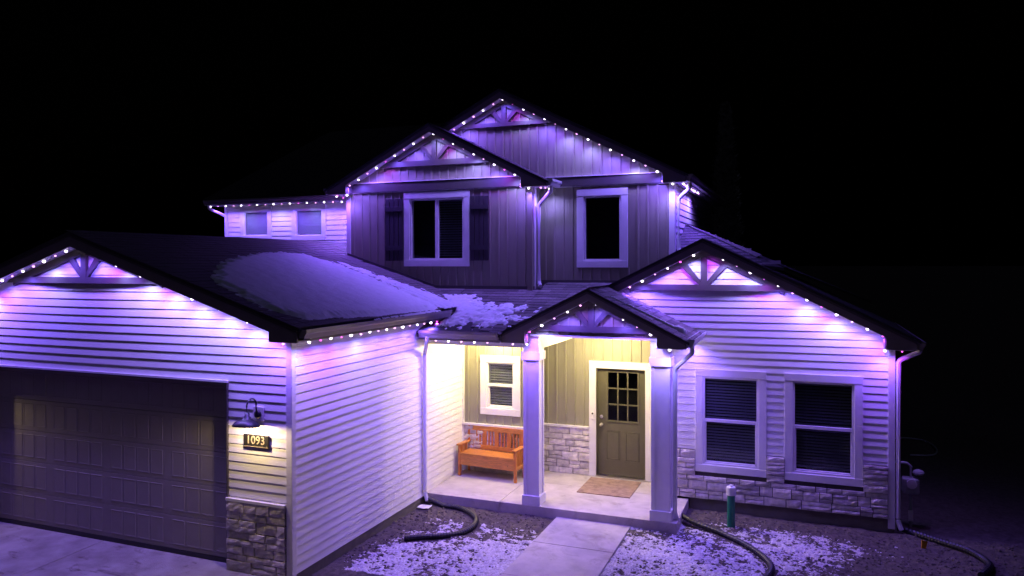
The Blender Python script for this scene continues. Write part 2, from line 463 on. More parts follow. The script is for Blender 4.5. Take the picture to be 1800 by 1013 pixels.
so = bpy.data.objects.new('snow', sm); COL.objects.link(so); tag(so, 'patchy thin snow lying on the dirt yard', 'snow', kind='stuff')

# loose clods of dirt
mb = MB(); rg = random.Random(3)
ico = [(0,0,1),(.89,0,.45),(.28,.85,.45),(-.72,.53,.45),(-.72,-.53,.45),(.28,-.85,.45),(.72,.53,-.45),(-.28,.85,-.45),(-.89,0,-.45),(-.28,-.85,-.45),(.72,-.53,-.45),(0,0,-1)]
icf = [(0,1,2),(0,2,3),(0,3,4),(0,4,5),(0,5,1),(1,6,2),(2,7,3),(3,8,4),(4,9,5),(5,10,1),(6,7,2),(7,8,3),(8,9,4),(9,10,5),(10,6,1),(11,7,6),(11,8,7),(11,9,8),(11,10,9),(11,6,10)]
cnt = 0
while cnt < 5200:
    x = rg.uniform(0.03, 9.3); y = rg.uniform(0.9, 5.1)
    if 2.4 < x < 3.78 or (x < 4.5 and y > 3.7) or (y > 5.0 and x < 7.75): continue
    if y > 4.95 and x < 7.7: continue
    if snow_amount(x, y) > 0.25 and rg.random() < 0.85: continue
    r_ = rg.choice([0.008, 0.011, 0.014, 0.018, 0.022]) * rg.uniform(0.7, 1.25)
    if x < 0.7 and rg.random() < 0.4: r_ *= 1.5
    z = ground_z(x, y); q = rg.uniform(0, 6.28); sd = rg.uniform(0, 50)
    vs = []
    for a in ico:
        k = r_*(1 + 0.45*noise.noise((a[0]*1.5+sd, a[1]*1.5, a[2]*1.5)))
        vs.append((x + k*(a[0]*math.cos(q)-a[1]*math.sin(q)), y + k*(a[0]*math.sin(q)+a[1]*math.cos(q)), z + k*a[2]*0.8))
    mb.pts(vs, icf); cnt += 1
co = mb.build('dirt_clods', M['clod']); tag(co, 'loose brown dirt clods scattered over the yard', 'dirt', kind='stuff')

# driveway
rg = random.Random(5)
dv = []; dxs = [-9 + 0.15*i for i in range(61)]; dys = [0.28 - 0.15*j for j in range(70)]
drive = empty('driveway'); tag(drive, kind='structure')
for (xa, xb) in ((-8.8, -3.562), (-3.55, -0.02)):
    for (ya, yb) in ((-3.2, 0.17), (-6.6, -3.212), (-10, -6.612)):
        b = MB(); b.prism([(xa, ya, -0.085+0.02*ya-0.2), (xb, ya, -0.085+0.02*ya-0.2), (xb, yb, -0.085+0.02*yb-0.2), (xa, yb, -0.085+0.02*yb-0.2)], (0, 0, 0.2))
        b.build('slab', M['drive'], drive, bevel=0.006)
# walkway
walk = empty('walkway'); tag(walk, kind='structure')
for (ya, yb) in ((2.548, 3.722), (1.300, 2.542), (0.05, 1.294), (-1.2, 0.044)):
    box('slab', M['concrete'], walk, 2.47, 3.72, ya, yb, -0.26, -0.13, bevel=0.008)
# porch floor of two poured slabs
pf = empty('porch_floor'); tag(pf, kind='structure')
box('slab', M['concrete'], pf, 0.003, 1.430, 3.72, 5.80, -0.30, 0.0, bevel=0.008)
box('slab', M['concrete'], pf, 1.438, 4.445, 3.72, 5.056, -0.30, 0.0, bevel=0.008)
box('slab', M['concrete'], pf, 1.438, 4.05, 5.060, 5.80, -0.30, 0.0, bevel=0.004)

# ------------------------------------------------------------------ foundation
for q in ((-7.44, -5.96, -0.02, 0.1, -0.3, -0.05), (-1.05, -0.012, -0.02, 0.1, -0.3, -0.095), (-0.10, -0.006, 0.102, 3.70, -0.4, -0.03), (4.46, 7.62, 5.065, 5.2, -0.45, 0.03), (7.5, 7.62, 5.202, 12, -0.45, 0.0)):
    box('foundation', M['found'], house, *q)

# ------------------------------------------------------------------ windows
def window(F, s0, s1, z0, z1, tw=0.13, style='hung', blind=None, cover=1.0, frame_w=0.035, rec=0.055, head=0.0, trim_o=0.034):
    win = empty('window'); win.parent = house
    # casing boards: head, sill, two sides
    t = MB(); F.box(t, s0-tw-head, s1+tw+head, 0.004, trim_o, z1, z1+tw); t.build('head_casing', M['trim'], win, bevel=0.004)
    t = MB(); F.box(t, s0-tw-head, s1+tw+head, 0.004, trim_o, z0-tw, z0); t.build('sill', M['trim'], win, bevel=0.004)
    for (a, e) in ((s0-tw, s0), (s1, s1+tw)):
        t = MB(); F.box(t, a, e, 0.004, trim_o-0.004, z0, z1); t.build('casing', M['trim'], win, bevel=0.004)
    # vinyl frame in the opening
    t = MB(); fw = frame_w
    for q in ((s0, s1, z0, z0+fw), (s0, s1, z1-fw, z1), (s0, s0+fw, z0+fw, z1-fw), (s1-fw, s1, z0+fw, z1-fw)):
        F.box(t, q[0], q[1], -0.11, 0.012, q[2], q[3])
    t.build('frame', M['trim'], win)
    a, e, c, d = s0+fw, s1-fw, z0+fw, z1-fw
    panes = []
    if style == 'hung':
        m_ = c + (d-c)*0.505
        t = MB(); F.box(t, a, e, -0.05, 0.004, m_-0.028, m_+0.022); t.build('meeting_rail', M['trim'], win)
        t = MB()
        for q in ((a, a+0.022, c, m_-0.028), (e-0.022, e, c, m_-0.028), (a, e, c, c+0.022)): F.box(t, q[0], q[1], -0.06, -0.012, q[2], q[3])
        t.build('sash', M['trim'], win)
        panes = [(a, e, m_+0.02, d, -0.03), (a, e, c, m_, -0.05)]
    elif style == 'slider':
        m_ = (a+e)/2
        t = MB(); F.box(t, m_-0.032, m_+0.032, -0.06, 0.006, c, d); t.build('mullion', M['trim'], win)
        panes = [(a, m_-0.03, c, d, -0.04), (m_+0.03, e, c, d, -0.05)]
    else: panes = [(a, e, c, d, -0.02)]
    for q in panes:
        t = MB(); F.box(t, q[0], q[1], q[4]-0.004, q[4], q[2], q[3]); t.build('pane', M['pane'], win)
    if blind:
        t = MB(); bs, be = (a+0.01, e-0.01) if blind != 'right' else ((a+e)/2+0.04, e-0.01)
        z = d - 0.02; stop = d - (d-c)*cover + 0.03; sp = 0.05 if blind != 'close' else 0.036
        F.box(t, bs, be, -0.10, -0.064, d-0.035, d-0.002) if blind != 'close' else F.box(t, bs, be, -0.07, -0.04, d-0.03, d-0.002)
        while z > stop:
            if blind == 'close':
                p = [(-0.050, z), (-0.042, z-0.034), (-0.045, z-0.035), (-0.053, z-0.001)]
            else:
                p = [(-0.066, z-0.020), (-0.098, z+0.006), (-0.099, z+0.003), (-0.067, z-0.023)]
            t.prism([F.p(bs, o, zz) for o, zz in p], F.S*(be-bs)); z -= sp
        for q in (0.2, 0.8): F.box(t, bs+(be-bs)*q-0.002, bs+(be-bs)*q+0.002, -0.0640, -0.0625, stop, d-0.03)
        t.build('blind', M['blindw'] if blind == 'close' else M['blind'], win)
    t = MB(); F.box(t, s0-0.1, s1+0.1, -0.34, -0.30, z0-0.1, z1+0.1)
    for q in ((s0-0.1, s0-0.08), (s1+0.08, s1+0.1)): F.box(t, q[0], q[1], -0.30, -0.11, z0-0.1, z1+0.1)
    F.box(t, s0-0.08, s1+0.08, -0.30, -0.11, z1+0.08, z1+0.1); F.box(t, s0-0.08, s1+0.08, -0.30, -0.11, z0-0.1, z0-0.08)
    t.build('black_room_box', M['dark'], win)  # box added behind the glass, its black colour stands for the unlit room
    return win

# window openings (s0, s1, z0, z1)
W1 = (4.685, 5.60, 0.625, 2.145); W2 = (6.135, 7.065, 0.625, 2.145)
WP = (0.515, 1.095, 1.265, 2.165)
WA = (-1.24, -0.015, 4.165, 5.42); WB = (2.345, 3.085, 4.14, 5.385)
WC1 = (-6.86, -6.13, 4.80, 5.40); WC2 = (-5.28, -4.52, 4.78, 5.40)
DOOR = (2.595, 3.545, 0.0, 2.085)

# ------------------------------------------------------------------ walls
F = FY(0.0)
gd = (-5.94, -1.06, -0.5, 2.47)
polys = [[(-7.45,-0.04),(-5.94,-0.04),(-5.94,2.47),(-7.45,2.47)], [(-1.06,-0.09),(-0.01,-0.09),(-0.01,2.47),(-1.06,2.47)],
         [(-7.45,2.47),(-0.01,2.47),(-0.01,low(G,-0.01)+0.05),(GK,low(G,GK)+0.05),(-7.45,low(G,-7.45)+0.05)]]
w = sheath('garage_front_wall', F, polys, [], M['siding'])
planks(F, gable_lim(G, -7.45, -0.065), -0.036, 4.40, [(gd[0]-0.02, gd[1]+0.02, -1, gd[3]+0.03), (-1.08, 0.0, -1, 0.905), (-7.5, -5.9, -1, 0.905)], w)
F = FX(0.0)
w = sheath('garage_side_wall', F, [[(0.0,-0.04),(5.43,-0.04),(5.43,3.12),(0.0,3.12)]], [], M['siding'])
planks(F, lambda z: (0.06, 3.70) if z < -0.001 else (0.06, 5.31), -0.036, 3.085, [], w)
# inner corner strip
t = MB(); t.box(0.0, 0.035, 5.27, 5.33, 0.0, 2.9); t.build('corner_strip', M['trim'], w)
# corner board of the garage
t = MB(); t.prism([(-0.072,0.0,-0.05),(-0.072,-0.024,-0.05),(0.024,-0.024,-0.05),(0.024,0.068,-0.05),(0.0,0.068,-0.05),(0.0,0.0,-0.05)], (0,0,3.13))
t.build('corner_board', M['trim'], house, bevel=0.004)
# garage pier stones with cap
for (a, e) in ((-1.055, -0.078), (-7.44, -5.965)):
    st = stones(FY(0.0), a, e, -0.085, 0.865, [], back=0.012)
    t = MB(); FY(0.0).box(t, a, e, 0.0, 0.062, 0.868, 0.905); t.build('stone_cap', M['trim'], st)

# porch: window wall, jog, door wall
F = FY(5.33)
w = sheath('porch_window_wall', F, rects_with_holes(0.0, 1.465, 0.0, 2.95, [WP]), [], M['batten'])
battens(F, 0.0, 1.465, 0.945, lambda s: 2.90, [(WP[0]-0.13, WP[1]+0.13, WP[2]-0.13, WP[3]+0.13)], w, phase=0.10)
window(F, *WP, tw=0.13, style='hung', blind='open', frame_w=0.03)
st = stones(F, 0.004, 1.46, 0.0, 0.905, [], back=0.01)
t = MB(); F.box(t, 0.003, 1.49, 0.0, 0.07, 0.907, 0.945); t.build('stone_cap', M['trim'], st)
F = FX(1.465)
w = sheath('porch_jog_wall', F, [[(5.33,0.0),(5.83,0.0),(5.83,2.95),(5.33,2.95)]], [], M['batten'])
battens(F, 5.33, 5.82, 0.0, lambda s: 2.90, [], w, phase=0.06)
F = FY(5.82)
w = sheath('porch_door_wall', F, rects_with_holes(1.465, 4.07, -0.02, 2.95, [DOOR]), [], M['batten'])
battens(F, 1.47, 4.07, 0.945, lambda s: 2.90, [(DOOR[0]-0.14, DOOR[1]+0.14, -1, DOOR[3]+0.14)], w, phase=0.12)
st = stones(F, 1.47, 4.06, 0.0, 0.905, [(DOOR[0]-0.125, DOOR[1]+0.125, -1, 3)], back=0.01)
for (a, e) in ((1.47, DOOR[0]-0.14), (DOOR[1]+0.14, 4.06)):
    t = MB(); F.box(t, a, e, 0.0, 0.07, 0.907, 0.945); t.build('stone_cap', M['trim'], st)

# right wing
F = FY(5.06)
stones_top = 0.862
polys = rects_with_holes(4.07, 7.62, 0.03, 2.72, [W1, W2]) + [[(3.06,2.90),(4.07,2.90),(4.07,low(W,4.07)+0.05),(3.06,low(W,3.06)+0.05)],
        [(4.07,2.72),(7.62,2.72),(7.62,low(W,7.62)+0.05),(4.71,low(W,4.71)+0.05),(4.07,low(W,4.07)+0.05)]]
w = sheath('wing_front_wall', F, polys, [], M['siding'])
def wlim(z):
    q = gable_lim(W, 3.06, 7.56)(z)
    if q is None: return None
    if z < 2.90: return (4.10, 7.56)
    return q
hw = lambda q, d=0.12: (q[0]-d, q[1]+d, q[2]-d, q[3]+d)
planks(F, wlim, stones_top+0.02, 4.33, [hw(W1), hw(W2)], w, start=-0.036)
st = stones(F, 4.10, 7.55, 0.035, stones_top, [(W1[0]-0.125, W1[1]+0.125, W1[2]-0.125, 3), (W2[0]-0.125, W2[1]+0.125, W2[2]-0.125, 3)], back=0.012)
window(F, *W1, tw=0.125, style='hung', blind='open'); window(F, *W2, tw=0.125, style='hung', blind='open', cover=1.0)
box('wing_side_wall', M['siding'], house, 4.075, 4.17, 5.165, 5.82, 0.0, 2.95)
box('wing_end_wall', M['siding'], house, 7.525, 7.618, 5.165, 9.6, -0.03, 2.8)
t = MB(); t.prism([(7.55,5.06,-0.12),(7.55,5.034,-0.12),(7.65,5.034,-0.12),(7.65,5.16,-0.12),(7.624,5.16,-0.12),(7.624,5.06,-0.12)], (0,0,2.87))
t.build('corner_board', M['trim'], house, bevel=0.004)

# second floor: projecting bay
F = FY(5.43)
polys = rects_with_holes(-2.735, 1.465, 3.3, 5.5, [WA]) + [[(-2.735,5.5),(1.465,5.5),(1.465,low(A,1.465)+0.05),(-0.66,low(A,-0.66)+0.05),(-2.735,low(A,-2.735)+0.05)]]
w = sheath('bay_front_wall', F, polys, [], M['batten'])
base_a = lambda s: max(FSZ(5.43), 4.585 - GP*(s-GK)) + 0.05
battens(F, -2.66, 1.38, base_a, lambda s: 5.58, [hw(WA, 0.13)], w, phase=0.06)
battens(F, -2.66, 1.38, 5.775, lambda s: low(A, s)+0.04, [], w, phase=0.06)
window(F, *WA, tw=0.13, style='slider', blind='right')
t = MB(); F.box(t, -2.62, 1.30, 0.0, 0.05, 5.588, 5.772); t.build('band_board', M['taupe'], w)
t = MB(); F.box(t, -2.62, 1.30, 0.0, 0.062, 5.7735, 5.79); F.box(t, -2.62, 1.30, 0.0, 0.03, 5.568, 5.5865); t.build('band_flashing', M['trim'], w)
# flashing where the bay meets the roofs
t = MB(); xj = GK + (4.585 - FSZ(5.43))/GP
t.prism([(xj,5.428,FSZ(5.43)-0.05),(1.49,5.428,FSZ(5.43)-0.05),(1.49,5.428,FSZ(5.43)+0.05),(xj,5.428,FSZ(5.43)+0.05)], (0,-0.03,0))
t.prism([(-2.74,5.428,4.585-GP*(-2.74-GK)-0.03),(xj,5.428,FSZ(5.43)-0.03),(xj,5.428,FSZ(5.43)+0.05),(-2.74,5.428,4.585-GP*(-2.74-GK)+0.05)], (0,-0.028,0))
t.build('wall_flashing', M['taupe'], w)
F2 = FX(1.465)
w = sheath('bay_return_wall', F2, [[(5.335,3.3),(5.83,3.3),(5.83,5.62),(5.335,5.62)]], [], M['batten'])
battens(F2, 5.5, 5.80, 3.7, lambda s: 5.55, [], w, phase=0.10)
t = MB(); t.prism([(1.375,5.43,3.56),(1.375,5.402,3.56),(1.493,5.402,3.56),(1.493,5.51,3.56),(1.465,5.51,3.56),(1.465,5.43,3.56)], (0,0,2.0)); t.build('corner_board', M['trim'], house, bevel=0.004)
t = MB(); t.prism([(-2.735,5.43,4.2),(-2.735,5.402,4.2),(-2.665,5.402,4.2),(-2.665,5.43,4.2)], (0,0,1.37)); t.box(-2.76,-2.737,5.402,5.52,4.2,5.56); t.build('corner_board', M['trim'], house)
box('bay_side_wall', M['siding'], house, -2.733, -2.64, 5.53, 7.0, 4.0, 5.6)

# second floor: main block
F = FY(5.82)
polys = rects_with_holes(1.465, 4.06, 3.5, 5.5, [WB]) + [[(-2.6,5.5),(4.06,5.5),(4.06,low(B,4.06)+0.05),(0.706,low(B,0.706)+0.05),(-2.6,low(B,-2.6)+0.05)]]
w = sheath('upper_front_wall', F, polys, [], M['batten'])
battens(F, 1.5, 4.0, FSZ(5.82)+0.03, lambda s: 5.585, [hw(WB, 0.13)], w, phase=0.05)
battens(F, -0.9, 4.0, 5.775, lambda s: low(B, s)+0.04, [], w, phase=0.08)
window(F, *WB, tw=0.13, style='fixed')
t = MB(); F.box(t, 1.47, 3.92, 0.0, 0.05, 5.588, 5.765); t.build('band_board', M['taupe'], w)
t = MB(); F.box(t, 1.47, 3.92, 0.0, 0.062, 5.7665, 5.782); F.box(t, 1.47, 3.92, 0.0, 0.03, 5.568, 5.5865); t.build('band_flashing', M['trim'], w)
t = MB(); F.box(t, 1.50, 3.4, 0.0, 0.028, FSZ(5.82)-0.06, FSZ(5.82)+0.035); t.build('wall_flashing', M['taupe'], w)
t = MB(); t.prism([(3.985,5.82,3.9),(3.985,5.794,3.9),(4.094,5.794,3.9),(4.094,5.93,3.9),(4.07,5.93,3.9),(4.07,5.82,3.9)], (0,0,1.67)); t.build('corner_board', M['trim'], house, bevel=0.004)
F = FX(4.07)
w = sheath('upper_side_wall', F, [[(5.83,3.6),(11.9,3.6),(11.9,5.6),(5.83,5.6)]], [], M['siding'])
planks(F, lambda z: (5.93, 11.9), 4.2, 5.56, [], w)

# second floor: low wing behind the garage
F = FY(7.0)
w = sheath('rear_wing_wall', F, rects_with_holes(-7.46, -2.74, 3.2, 5.60, [WC1, WC2]), [], M['siding'])
planks(F, lambda z: (-7.40, -2.74), 4.2, 5.555, [hw(WC1), hw(WC2)], w)
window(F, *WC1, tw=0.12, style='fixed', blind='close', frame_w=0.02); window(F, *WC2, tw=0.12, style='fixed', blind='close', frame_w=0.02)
t = MB(); F.box(t, -7.48, -7.39, 0.0, 0.026, 3.3, 5.56); t.build('corner_board', M['trim'], house)
box('rear_wing_side_wall', M['siding'], house, -7.458, -7.36, 7.105, 11.9, 3.0, 5.6)
box('garage_left_wall', M['siding'], house, -7.448, -7.35, 0.105, 11.9, -0.04, 3.2)

# ------------------------------------------------------------------ gable roofs
def gable(g, name, left=True, right=True, back_l=None, back_r=None, lend=None):
    y0 = g['y'] - g['oh']; k = g['k']
    r = empty(name); r.parent = house
    for side, on in ((-1, left), (1, right)):
        if not on: continue
        xe = (g['xr'] if side > 0 else g['xl']); xi = g['ir'] if side > 0 else g['il']
        xo = xe + side*0.05
        bk = (back_r if side > 0 else back_l) or g['back']
        # deck
        t = MB(); t.prism([(k,y0-0.03,g['zt']-0.012),(xo,y0-0.03,topz(g,xo)-0.012),(xo,y0-0.03,topz(g,xo)-0.05),(k,y0-0.03,g['zt']-0.05)], (0,bk-y0+0.03,0))
        t.build('roof_deck', M['roof'], r)
        # rake board with the boxed end
        lo = lambda x: low(g, x)
        hi = lambda x: topz(g, x) - 0.052
        if abs(xi - xe) > 0.05:
            pts = [(k, lo(k)), (xi, lo(xi)), (xi, g['zs']), (xe, g['zs']), (xe, hi(xe)), (k, hi(k))]
        else:
            pts = [(k, lo(k)), (xe, lo(xe)), (xe, hi(xe)), (k, hi(k))]
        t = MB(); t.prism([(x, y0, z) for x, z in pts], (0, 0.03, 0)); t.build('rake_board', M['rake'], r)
        # drip edge
        t = MB(); t.prism([(k,y0-0.012,g['zt']-0.054),(xe,y0-0.012,topz(g,xe)-0.054),(xe,y0-0.012,topz(g,xe)-0.085),(k,y0-0.012,g['zt']-0.085)], (0,0.011,0)); t.build('drip_edge', M['taupe'], r)
        # raked soffit
        t = MB(); t.prism([(k,y0+0.031,lo(k)+0.012),(xi,y0+0.031,lo(xi)+0.012),(xi,y0+0.031,lo(xi)+0.03),(k,y0+0.031,lo(k)+0.03)], (0,g['oh']-0.033,0)); t.build('soffit', M['soffit'], r)
        if abs(xi - xe) > 0.05:
            # boxed return: inner cheek, flat soffit, eave board along the side
            a, c = sorted((xi, xe))
            t = MB(); t.box(xi-0.012, xi+0.012, y0+0.031, g['y']-0.03, g['zs']+0.012, lo(xi)+0.01); t.build('return_cheek', M['taupe'], r)
            t = MB(); t.box(a, c-0.001, y0+0.031, g['y']-0.002, g['zs']+0.004, g['zs']+0.02)
            wx = {1: min(xi+0.445, xe-0.02), -1: max(xi-0.445, xe+0.02)}[side]
            t.build('soffit', M['soffit'], r)
    return r

rg_ = gable(G, 'garage_roof')
rp_ = gable(PO, 'porch_roof', back_l=5.75, back_r=5.03)
rw_ = gable(W, 'wing_roof', back_l=5.9)
ra_ = gable(A, 'bay_roof')
rb_ = gable(B, 'main_roof')
# the main roof behind the bay must not poke through: decks meet in valleys
# side eaves: fascia board and flat soffit
def side_eave(r, g, side, wallx, ya, yb):
    xe = g['xr'] if side > 0 else g['xl']
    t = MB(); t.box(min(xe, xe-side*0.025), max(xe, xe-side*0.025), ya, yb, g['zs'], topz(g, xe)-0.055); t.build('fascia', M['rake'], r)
    a, c = sorted((wallx, xe - side*0.027))
    t = MB(); t.box(a, c, ya, yb, g['zs']+0.006, g['zs']+0.02); t.build('soffit', M['soffit'], r)
side_eave(rg_, G, 1, 0.026, 0.002, 3.95)
side_eave(rp_, PO, 1, 4.35, 3.742, 5.03)
side_eave(rp_, PO, -1, 1.87, 3.742, 3.80)
side_eave(rw_, W, 1, 7.66, 5.062, 9.0)
side_eave(ra_, A, 1, 1.50, 5.432, 5.80)
side_eave(ra_, A, -1, -2.765, 5.432, 6.98)
side_eave(rb_, B, 1, 4.10, 5.822, 12.0)

# front slope between garage and porch gable
fr = empty('front_roof'); fr.parent = house
t = MB()
def slope(xa, xb, ya, yb, th=0.05):
    t.prism([(xa,ya,FSZ(ya)-0.012),(xb,ya,FSZ(ya)-0.012),(xb,yb,FSZ(yb)-0.012),(xa,yb,FSZ(yb)-0.012)], (0,0,-th))
slope(-0.9, 0.02, 4.0, 5.5); slope(0.02, 1.575, 3.38, 5.5); slope(1.575, 3.1, 3.80, 5.85); t.build('roof_deck', M['roof'], fr)
t = MB(); t.box(0.03, 1.578, 3.42, 3.445, 2.77, FSZ(3.42)-0.065); t.build('fascia', M['rake'], fr)
t = MB(); t.box(0.03, 1.578, 3.446, 3.738, 2.776, 2.79); t.build('soffit', M['soffit'], fr)
# roof of the low rear wing
rr = empty('rear_wing_roof'); rr.parent = house
t = MB(); t.prism([(-7.80,6.60,5.73),(-7.80,12,8.3),(-7.80,12,8.26),(-7.80,6.60,5.69)], (5.2,0,0)); t.build('roof_deck', M['roof'], rr)
t = MB(); t.box(-7.76, -2.95, 6.655, 6.68, 5.556, 5.685); t.build('fascia', M['taupe'], rr)
t = MB(); t.box(-7.76, -2.77, 6.681, 6.97, 5.562, 5.58); t.build('soffit', M['soffit'], rr)
t = MB(); t.prism([(-7.76,6.681,5.556),(-7.76,12,5.556),(-7.76,12,8.2),(-7.76,6.681,5.70)], (0.025,0,0)); t.build('rake_board', M['taupe'], rr)
# hipped slope of the one-storey rear beside the tall block
hr = empty('hip_roof'); hr.parent = house
hz = lambda y: 4.534 + 0.448*(y-6.335)
t = MB(); t.prism([(4.10,5.7,hz(5.7)),(6.0,5.17,hz(5.17)),(5.55,5.62,hz(5.62)),(4.10,7.067,hz(7.067))], (0,0,-0.05)); t.build('roof_deck', M['roof'], hr)
t = MB(); t.prism([(4.10,7.067,hz(7.067)),(5.55,5.62,hz(5.62)),(7.6,9.0,3.3),(4.10,9.0,4.86)], (0,0,-0.05)); t.build('roof_deck', M['roof'], hr)

# ------------------------------------------------------------------ shingles
SH = random.Random(21)
def shingle_mesh(name, L, E_):
    mb = MB(); mb.pts([(0.003,-0.004,0.002),(L-0.003,-0.004,0.002),(L-0.003,-0.004,0.012),(0.003,-0.004,0.012),(0.003,E_+0.03,0.001),(L-0.003,E_+0.03,0.001),(L-0.003,E_+0.03,0.004),(0.003,E_+0.03,0.004)],
        [(0,1,2,3),(3,2,6,7),(0,3,7,4),(1,5,6,2),(4,7,6,5),(0,4,5,1)])
    return mb.mesh(name, M['shingle'])
SHM = [shingle_mesh('shingle', 0.30, 0.135), shingle_mesh('shingle', 0.22, 0.135), shingle_mesh('shingle', 0.36, 0.135)]
SHL = [0.30, 0.22, 0.36]
def shingle_field(parent, O, S, T, smax, tmax, ok, single=True, name='shingle'):
    O = Vector(O); S = Vector(S).normalized(); T = Vector(T).normalized(); N = S.cross(T).normalized()
    flip = N.z < 0
    if flip: N = -N
    E_ = 0.135; t = 0.0; joined = MB()
    while t < tmax:
        s = -SH.uniform(0, 0.3)
        while s < smax:
            k = SH.randrange(3); L = SHL[k]
            c = O + S*(s+L/2) + T*(t+E_/2)
            if s >= -0.001 and s+L <= smax+0.001 and ok(c):
                lift = SH.uniform(0, 0.004)
                mt = Matrix(((S.x,T.x,N.x,0),(S.y,T.y,N.y,0),(S.z,T.z,N.z,0),(0,0,0,1)))
                p = O + S*s + T*t + N*(lift - 0.010)
                if single:
                    o = bpy.data.objects.new(name, SHM[k]); COL.objects.link(o); o.parent = parent
                    mt.translation = p; o.matrix_local = mt
                else:
                    vs = [p + S*v.co.x + T*v.co.y + N*v.co.z for v in SHM[k].vertices]
                    joined.pts(vs, [tuple(f.vertices) for f in SHM[k].polygons])
            elif ok(c):
                a = max(s, 0); b_ = min(s+L, smax)
                if b_ - a > 0.03:
                    q = O + T*t - N*0.010; m_ = MB()
                    vs = [q + S*a + N*0.012, q + S*b_ + N*0.012, q + S*b_ + T*(E_+0.03) + N*0.004, q + S*a + T*(E_+0.03) + N*0.004]
                    vs += [v - N*0.010 for v in vs[:2]]
                    fs = [(0,1,2,3),(4,5,1,0)]
                    if single: m_.pts(vs, fs); m_.build(name, M['shingle'], parent)
                    else: joined.pts(vs, fs)
            s += L
        t += E_
    if not single and joined.v:
        o = joined.build(name + '_courses', M['shingle'], parent); o['kind'] = 'stuff'
u = Vector((1, 0, -0.5)).normalized()
# porch gable, right slope (seen closest): eave at the right, courses climb to the ridge
xo = PO['xr'] + 0.05
shingle_field(rp_, (xo, PO['y']-PO['oh']-0.035, topz(PO, xo)), (0,1,0), (-1,0,0.5), 5.03-3.435, math.hypot(1.61, 0.805)-0.02, lambda c: True)
xo = PO['xl'] - 0.05
shingle_field(rp_, (xo, PO['y']-PO['oh']-0.035, topz(PO, xo)), (0,1,0), (1,0,0.5), 2.3, math.hypot(1.54, 0.77)-0.02, lambda c: c.z > FSZ(c.y)-0.05 or c.y < 3.7, single=False)
# front slope
shingle_field(fr, (0.02, 3.36, FSZ(3.36)), (1,0,0), (0,1,0.33), 1.60, 2.19, lambda c: topz(G, c.x) < c.z + 0.05)
shingle_field(fr, (1.60, 3.36, FSZ(3.36)), (1,0,0), (0,1,0.33), 1.55, 2.64, lambda c: c.z > topz(PO, c.x) - 0.06 and (c.y > 3.8))
shingle_field(fr, (-0.9, 3.36, FSZ(3.36)), (1,0,0), (0,1,0.33), 0.92, 2.16, lambda c: topz(G, c.x) < c.z + 0.06)
# garage right slope, joined: too small to tell apart
xo = G['xr'] + 0.05
shingle_field(rg_, (xo, -0.31, topz(G, xo)), (0,1,0), (-1,0,GP), 7.28, 4.24, lambda c: (c.y < 5.45 or c.x < -2.6) and topz(G, c.x) > FSZ(c.y) - 0.06, single=False)
xo = W['xr'] + 0.05
shingle_field(rw_, (xo, W['y']-W['oh']-0.035, topz(W, xo)), (0,1,0), (-1,0,W['p']), 3.5, 3.6, lambda c: True, single=False)
xo = A['xr'] + 0.05
shingle_field(ra_, (xo, A['y']-A['oh']-0.035, topz(A, xo)), (0,1,0), (-1,0,A['p']), 2.2, 2.78, lambda c: c.y < 5.8 or topz(A, c.x) > topz(B, c.x)-0.05, single=False)
shingle_field(hr, (4.10, 5.3, hz(5.3)), (1,0,0), (0,1,0.448), 1.9, 1.93, lambda c: c.x < 4.10 + (7.067 - c.y), single=True)
# ridge cap on the hip
t = MB(); t.prism([(4.10,7.03,hz(7.067)+0.012),(4.10,7.12,hz(7.067)+0.012),(5.62,5.60,hz(5.62)+0.015),(5.55,5.53,hz(5.55)+0.012)], (0,0,0.012)); t.build('ridge_cap', M['shingle'], hr)

# ------------------------------------------------------------------ gable trusses
def truss(g, z0, z1, kw=0.105, rw=0.115, br=0.62, o=0.045, wall_y=None, lcut=None):
    y = g['y'] if wall_y is None else wall_y; F = FY(y)
    tr = empty('gable_truss'); tr.parent = house
    k = g['k']; lo = lambda x: low(g, x) + 0.012
    hw_ = (lo(k) - rw*0.6 - z0)/g['p']
    a, b_ = k - hw_ - 0.12, k + hw_ + 0.12
    if lcut: a = max(a, lcut)
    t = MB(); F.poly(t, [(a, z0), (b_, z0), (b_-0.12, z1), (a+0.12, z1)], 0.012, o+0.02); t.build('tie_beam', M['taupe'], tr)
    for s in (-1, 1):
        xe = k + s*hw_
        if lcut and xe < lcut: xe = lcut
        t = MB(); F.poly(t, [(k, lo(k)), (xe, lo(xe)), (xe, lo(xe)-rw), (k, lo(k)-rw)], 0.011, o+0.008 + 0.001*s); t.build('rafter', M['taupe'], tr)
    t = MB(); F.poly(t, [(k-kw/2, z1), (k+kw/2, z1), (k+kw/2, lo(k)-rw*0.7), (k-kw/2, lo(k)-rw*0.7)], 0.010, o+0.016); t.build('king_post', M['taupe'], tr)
    for s in (-1, 1):
        d = (lo(k) - rw - z1)
        # brace from the foot of the king post up and out to the rafter
        bx = k + s*0.045; ang = 0.86
        L = d/(math.tan(ang) + g['p'])                    # meets the rafter underside
        ex = bx + s*L*1.10; ez = z1 + math.tan(ang)*L*1.10
        n = Vector((-(ez-z1), (ex-bx)*1.0)); n = n.normalized()*kw*0.5
        t = MB(); F.poly(t, [(bx-n.x, z1-0.0-n.y*0.0), (bx+n.x, z1), (ex+n.x, ez+n.y), (ex-n.x, ez-n.y)], 0.009, o+0.004 + 0.0015*s); t.build('brace', M['taupe'], tr)
truss(G, 3.812, 3.905)
truss(W, 3.62, 3.722, lcut=3.2)
truss(A, 6.078, 6.19, kw=0.095)
truss(B, 6.84, 6.92, kw=0.095)
truss(PO, 2.965, 3.065, kw=0.10, rw=0.10)

